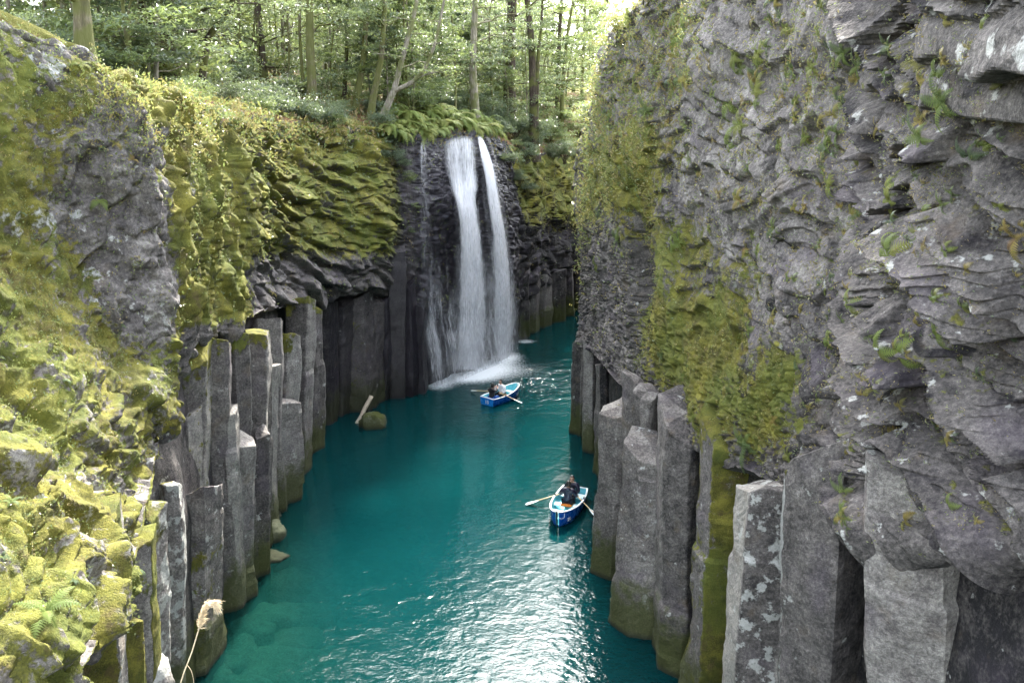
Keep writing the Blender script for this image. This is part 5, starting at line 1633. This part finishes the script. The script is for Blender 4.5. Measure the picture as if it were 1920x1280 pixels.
def make_person(label, loc, rz, coat, trousers, hands, lean=.08, hair_long=False, knees=.42, feet=.62, hood=False, quilt=False, elbow_out=.12, scale=1.0, seat=.26):
    """a seated person; local +X is where they face, seat top at local z 0; hands: world-free local points (left, right)"""
    root = empty('person', loc, rz, label, 'person')
    root.scale = (scale,) * 3
    P_ = {'pel': (0, 0, .09), 'wa': (lean * .35, 0, .25), 'ch': (lean * .8, 0, .42), 'nb': (lean, 0, .53), 'nk': (lean * 1.1 + .01, 0, .60), 'hd': (lean * 1.15 + .03, 0, .66)}
    for sg, s in ((1, 'l'), (-1, 'r')):
        P_['sh' + s] = (lean * .95, sg * .185, .505)
        hx = np.array(hands[0] if sg == 1 else hands[1])
        sh = np.array(P_['sh' + s]); el = (sh + hx) / 2 + np.array([-.04, sg * elbow_out, -.12])
        P_['el' + s] = tuple(el); P_['wr' + s] = tuple(hx - (hx - el) / np.linalg.norm(hx - el) * .08); P_['ha' + s] = tuple(hx)
        P_['hp' + s] = (.04, sg * .10, .07); P_['kn' + s] = (knees, sg * .13, .11 if seat > .2 else .2); P_['an' + s] = (feet, sg * .12, -seat + .09); P_['to' + s] = (feet + .15, sg * .13, -seat + .045)
    K = list(P_)
    E = [('pel', 'wa'), ('wa', 'ch'), ('ch', 'nb'), ('nb', 'nk'), ('nk', 'hd')]
    for s in 'lr': E += [('nb', 'sh' + s), ('sh' + s, 'el' + s), ('el' + s, 'wr' + s), ('wr' + s, 'ha' + s), ('pel', 'hp' + s), ('hp' + s, 'kn' + s), ('kn' + s, 'an' + s), ('an' + s, 'to' + s)]
    Rb = {'pel': .12, 'wa': .105, 'ch': (.14, .11), 'nb': .06, 'nk': .048, 'hd': .055}
    for s in 'lr': Rb.update({'sh' + s: .045, 'el' + s: .042, 'wr' + s: .028, 'ha' + s: .036, 'hp' + s: .085, 'kn' + s: .058, 'an' + s: .038, 'to' + s: .036})
    V, Q, T = skin_mesh([P_[k] for k in K], [(K.index(a), K.index(b)) for a, b in E], [Rb[k] for k in K])
    mb = MB(); mb.add(V, Q=Q, T=T if T else None)
    hc = np.array([lean * 1.15 + .035, 0, .715])
    S, q, t, n = ellipsoid(hc, (.098, .078, .122))
    x = n[:, 0]
    S[:, 0] += .022 * np.exp(-((n[:, 1] / .22) ** 2 + ((n[:, 2] + .08) / .20) ** 2)) * (x > 0)            # nose
    S[:, 0] -= .010 * np.exp(-(((np.abs(n[:, 1]) - .38) / .16) ** 2 + ((n[:, 2] - .08) / .12) ** 2)) * (x > 0)   # eye sockets
    S[:, 1] *= 1 - .18 * np.clip(-n[:, 2], 0, 1)
    mb.add(S, q, t)
    for sg in (1, -1):
        e, q, t, _ = ellipsoid(hc + np.array([-.008, sg * .080, -.008]), (.018, .010, .030), 8, 6); mb.add(e, q, t)
        hx = np.array(P_['ha' + ('l' if sg == 1 else 'r')]); d = hx - np.array(P_['wr' + ('l' if sg == 1 else 'r')]); d /= np.linalg.norm(d)
        sd_ = np.cross(d, [0, 0, 1]); sd_ /= np.linalg.norm(sd_); dn_ = np.cross(d, sd_)
        if dn_[2] > 0: dn_ = -dn_
        for f in range(4):      # fingers curled round what they hold
            L = (.075, .085, .08, .062)[f]
            o = hx + sd_ * (f - 1.5) * .019 + d * .012
            mb.tube(np.stack([o - d * .02, o + d * L * .45, o + d * L * .62 + dn_ * L * .35, o + d * L * .35 + dn_ * L * .62]), [.0095, .009, .008, .006], 6)
        o = hx - sd_ * sg * .030
        mb.tube(np.stack([o - d * .015, o + d * .025 - sd_ * sg * .018 + dn_ * .015, o + d * .045 - sd_ * sg * .006 + dn_ * .035]), [.011, .010, .007], 6)
    mb.build('body', SKIN, root)
    # face marks
    mb = MB()
    for sg in (1, -1):
        e, q, t, _ = ellipsoid(hc + np.array([.083, sg * .030, .010]), (.008, .012, .007), 8, 6); mb.add(e, q, t)
        mb.tube(np.array([hc + [.086, sg * .044, .030], hc + [.092, sg * .030, .034], hc + [.094, sg * .016, .031]]), .0045, 5)
    mb.build('eyes', HAIR, root)
    mb = MB(); mb.tube(np.array([hc + [.082, -.024, -.060], hc + [.089, 0, -.058], hc + [.082, .024, -.060]]), .006, 6)
    LIP = bpy.data.materials.get('lips') or plain('lips', (.42, .14, .12), .5, .4)
    mb.build('mouth', LIP, root)
    # hair: a shell over the crown, back and sides
    S, q, t, n = ellipsoid(hc + np.array([-.010, 0, .014]), (.108, .090, .126), 26, 18)
    keep = lambda f: [r for r in f if not np.any((n[r, 0] > .42) & (n[r, 2] < .50)) and not np.any(n[r, 2] < (-.95 if hair_long else -.62))]
    S += .006 * fbm(S * 40, 2, 4)[:, None] * n
    mb = MB(); mb.add(S, Q=keep(q), T=keep(t)); mb.build('hair', HAIR, root)
    # coat
    KC = ['pel', 'wa', 'ch', 'nb'] + [a + s for s in 'lr' for a in ('sh', 'el', 'wr')]
    RC = {'pel': (.175, .16), 'wa': (.155, .14), 'ch': (.175, .15), 'nb': (.15, .135)}
    for s in 'lr': RC.update({'sh' + s: .112, 'el' + s: .066, 'wr' + s: .048})
    EC = [(a, b) for a, b in E if a in KC and b in KC]
    V, Q, T = skin_mesh([P_[k] for k in KC], [(KC.index(a), KC.index(b)) for a, b in EC], [RC[k] for k in KC])
    if quilt:
        c = np.array([lean * .5, 0, 0]); rad = V - c; rad[:, 2] = 0
        rad /= np.linalg.norm(rad, axis=1)[:, None] + 1e-6
        V = V + rad * (.010 * np.abs(np.sin(V[:, 2] * 48)))[:, None] * (np.abs(V[:, 1]) < .2)[:, None]
    mb = MB(); mb.add(V, Q=Q, T=T if T else None); ob = mb.build('coat', coat, root)
    if hood:
        e, q, t, n = ellipsoid(np.array([lean - .085, 0, .555]), (.075, .125, .075), 18, 12); mb = MB(); mb.add(e, q, t); mb.build('hood', coat, root)
    KT = ['pel'] + [a + s for s in 'lr' for a in ('hp', 'kn', 'an')]
    RT = {'pel': (.15, .14)}
    for s in 'lr': RT.update({'hp' + s: .105, 'kn' + s: .076, 'an' + s: .056})
    ET = [(a, b) for a, b in E if a in KT and b in KT]
    V, Q, T = skin_mesh([P_[k] for k in KT], [(KT.index(a), KT.index(b)) for a, b in ET], [RT[k] for k in KT])
    mb = MB(); mb.add(V, Q=Q, T=T if T else None); mb.build('trousers', trousers, root)
    for s in 'lr':
        a_, b_ = np.array(P_['an' + s]), np.array(P_['to' + s])
        e, q, t, n = ellipsoid((a_ + b_) / 2 + [0, 0, -.005], (.125, .048, .045), 12, 8); mb = MB(); mb.add(e, q, t); mb.build('shoe', BLACK, root)
    return root


def make_oar(label, inner, outer):
    """shaft from the hand to the blade"""
    a, b = np.asarray(inner, float), np.asarray(outer, float)
    d = b - a; L = np.linalg.norm(d); d /= L
    root = empty('oar', a, 0, label, 'oar')
    mb = MB(); mb.tube(np.stack([-d * .06, d * (L - .42), d * (L - .05)]), [.020, .022, .018], 10); mb.build('shaft', TAN, root)
    sd_ = np.cross(d, [0, 0, 1]); sd_ /= np.linalg.norm(sd_); up_ = np.cross(sd_, d)
    s = np.linspace(0, 1, 10)
    w = np.interp(s, [0, .25, .6, .93, 1], [.02, .065, .085, .085, .06])
    th = np.interp(s, [0, .3, 1], [.02, .012, .006])
    V = []
    for i in range(10):
        c = d * (L - .52 + .52 * s[i])
        V += [c + sd_ * w[i], c + up_ * th[i], c - sd_ * w[i], c - up_ * th[i]]
    Q = [[i * 4 + j, i * 4 + (j + 1) % 4, (i + 1) * 4 + (j + 1) % 4, (i + 1) * 4 + j] for i in range(9) for j in range(4)] + [[0, 1, 2, 3], [39, 38, 37, 36]]
    mb = MB(); mb.add(V, Q=Q); mb.build('blade', WHITE, root, smooth=False)
    return root


def cushion(label, loc, rz):
    s = np.linspace(-1, 1, 12)
    A_, B_ = np.meshgrid(s, s)
    hgt = .035 * (1 - A_ ** 6) * (1 - B_ ** 6) + .01 * (1 - A_ * A_) * (1 - B_ * B_)
    top = np.stack([A_ * .17, B_ * .20, hgt + .03], -1).reshape(-1, 3); bot = top * [1, 1, -1] * [1, 1, .5] + [0, 0, .03]
    f = grid_faces(12, 12, False)
    mb = MB(); mb.add(top, Q=f); mb.add(bot, Q=f[:, ::-1])
    o = mb.build('seat_cushion', ORANGE); o.location = loc; o.rotation_euler = (0, 0, rz)
    return tag(o, label, 'cushion')


def in_boat(b, p): return np.array(b.matrix_world @ Vector(p))


def yaw(b): return b.rotation_euler[2]


# near boat, bow towards the bridge
nb = make_boat('rowing_boat', 'near blue rowing boat with white gunwale, number 26 and a rope on its bow', '26', 'near')
nb.location = (2.00, 28.5, 0); nb.rotation_euler = (0, 0, math.atan2(-2.2, -.72)); nb.scale = (.98,) * 3
fb = make_boat('rowing_boat', 'far blue rowing boat with 15 on its stern, drifting in front of the falls', '15', 'far')
fb.location = (-.53, 41.36, 0); fb.scale = (.92,) * 3; fb.rotation_euler = (0, 0, math.atan2(1.95, 1.55))
bpy.context.view_layer.update()
SEATZ = .24 * .98
# rower sits on the middle seat facing the stern
r1 = make_person('person rowing the near boat, seen from behind in a navy quilted coat', in_boat(nb, (-.0, .0, .275)), yaw(nb) + math.pi, NAVY, DARKC, ((.36, .20, .26), (.36, -.20, .26)), lean=.10, hood=True, quilt=True, knees=.36, feet=.50)
cushion('orange cushion under the rower of the near boat', in_boat(nb, (.05, 0, .245)), yaw(nb))
p2 = make_person('person in a dark jacket with a white strap at the stern of the near boat', in_boat(nb, (-.90, -.02, .235)), yaw(nb), NAVY, DARKC, ((.30, .10, .20), (.28, -.12, .18)), lean=.10, knees=.36, feet=.42)
mb = MB(); mb.tube(curve([(.02, -.06, .62), (.16, -.13, .50), (.20, -.10, .36), (.16, .02, .30)], 14), .011, 6); mb.build('strap', WHITE, p2)
hl = np.array(r1.matrix_world @ Vector((.40, .20, .25)));
bpy.context.view_layer.update()


def oar_pair(boat, person, tips, labels):
    for (sg, tip, lb) in zip((1, -1), tips, labels):
        hand = np.array(person.matrix_world @ Vector((.395, -.20 * sg, .245)))
        lock = in_boat(boat, (-.32, sg * (float(section(np.array(-.32))[0]) - .01), float(section(np.array(-.32))[1]) + .09))
        make_oar(lb, hand, tip)


t1 = water_at(986, 946); t2 = water_at(1122, 972)
oar_pair(nb, r1, (np.array([t2[0], t2[1], .03]), np.array([t1[0], t1[1], .03])), ('tan oar of the near boat reaching towards the right cliff', 'tan oar with white blade reaching left from the near boat'))
r3 = make_person('person in a white sweater rowing the far boat', in_boat(fb, (.02, 0, .275)), yaw(fb) + math.pi, WHITEC, DARKC, ((.34, .20, .24), (.34, -.20, .24)), lean=.05, knees=.36, feet=.5)
cushion('orange cushion under the rower of the far boat', in_boat(fb, (.05, 0, .245)), yaw(fb))
p4 = make_person('person in a black coat and blue jeans lifting a phone in the far boat', in_boat(fb, (-.90, -.04, .24)), yaw(fb), BLACKC, JEANS, ((.40, .06, .60), (.38, -.07, .58)), lean=.04, knees=.36, feet=.42, hair_long=True, hood=True, elbow_out=.05)
bpy.context.view_layer.update()
mb = MB(); mb.box((0, 0, 0), (.012, .075, .15)); mb.box((-.008, 0, .0), (.004, .068, .138))
ph = mb.build('smartphone', BLACK, smooth=False); ph.location = p4.matrix_world @ Vector((.475, 0, .63)); ph.rotation_euler = (0, 0, yaw(fb)); tag(ph, 'small black phone held up by the person in the black coat', 'phone')
t1 = water_at(884, 735); t2 = water_at(979, 756)
oar_pair(fb, r3, (np.array([t1[0], t1[1] , .10]), np.array([t2[0], t2[1], .03])), ('white bladed oar lying level left of the far boat', 'white bladed oar dipping right of the far boat'))
# ------------------------------------------------------------------ camera and daylight
cd = bpy.data.cameras.new('camera'); cd.sensor_width = 36; cd.lens = 36 * F / 1920; cd.clip_end = 2000; cd.clip_start = .1
cam = link(bpy.data.objects.new('camera', cd)); cam.location = (0, 0, H); cam.rotation_euler = (math.pi / 2 - TH, 0, 0)
SC.camera = cam
SUN_EL, SUN_AZ = 48, 5          # degrees above the horizon; degrees right of straight ahead
sd = bpy.data.lights.new('sun', 'SUN'); sd.energy = 1.75; sd.angle = math.radians(4); sd.color = (1, .95, .86)
sun = link(bpy.data.objects.new('sun', sd)); sun.location = (10, 40, 60)
az = math.radians(SUN_AZ); el = math.radians(SUN_EL)
dirv = Vector((math.sin(az) * math.cos(el), math.cos(az) * math.cos(el), math.sin(el)))
sun.rotation_euler = (dirv).to_track_quat('Z', 'Y').to_euler()
wd = bpy.data.worlds.new('World'); SC.world = wd; wd.use_nodes = True
nt = wd.node_tree; nt.nodes.clear()
sky = nt.nodes.new('ShaderNodeTexSky'); sky.sky_type = 'NISHITA'; sky.sun_disc = False
sky.sun_elevation = el; sky.sun_rotation = az; sky.air_density = 1.0; sky.dust_density = 2.5; sky.ozone_density = 1.0
bg = nt.nodes.new('ShaderNodeBackground'); bg.inputs['Strength'].default_value = .15
wo = nt.nodes.new('ShaderNodeOutputWorld')
hs = nt.nodes.new('ShaderNodeHueSaturation'); hs.inputs['Saturation'].default_value = .4      # thin bright cloud
nt.links.new(sky.outputs[0], hs.inputs['Color']); nt.links.new(hs.outputs[0], bg.inputs[0]); nt.links.new(bg.outputs[0], wo.inputs[0])
SC.view_settings.view_transform = 'Standard'; SC.view_settings.look = 'None'; SC.view_settings.exposure = 3.38; SC.view_settings.gamma = 1
SC.cycles.max_bounces = 6; SC.cycles.diffuse_bounces = 3; SC.cycles.transparent_max_bounces = 16; SC.cycles.sample_clamp_indirect = 6; SC.cycles.caustics_reflective = False; SC.cycles.caustics_refractive = False
SC.cycles.use_denoising = True
SC.cycles.use_adaptive_sampling = True; SC.cycles.adaptive_threshold = .02
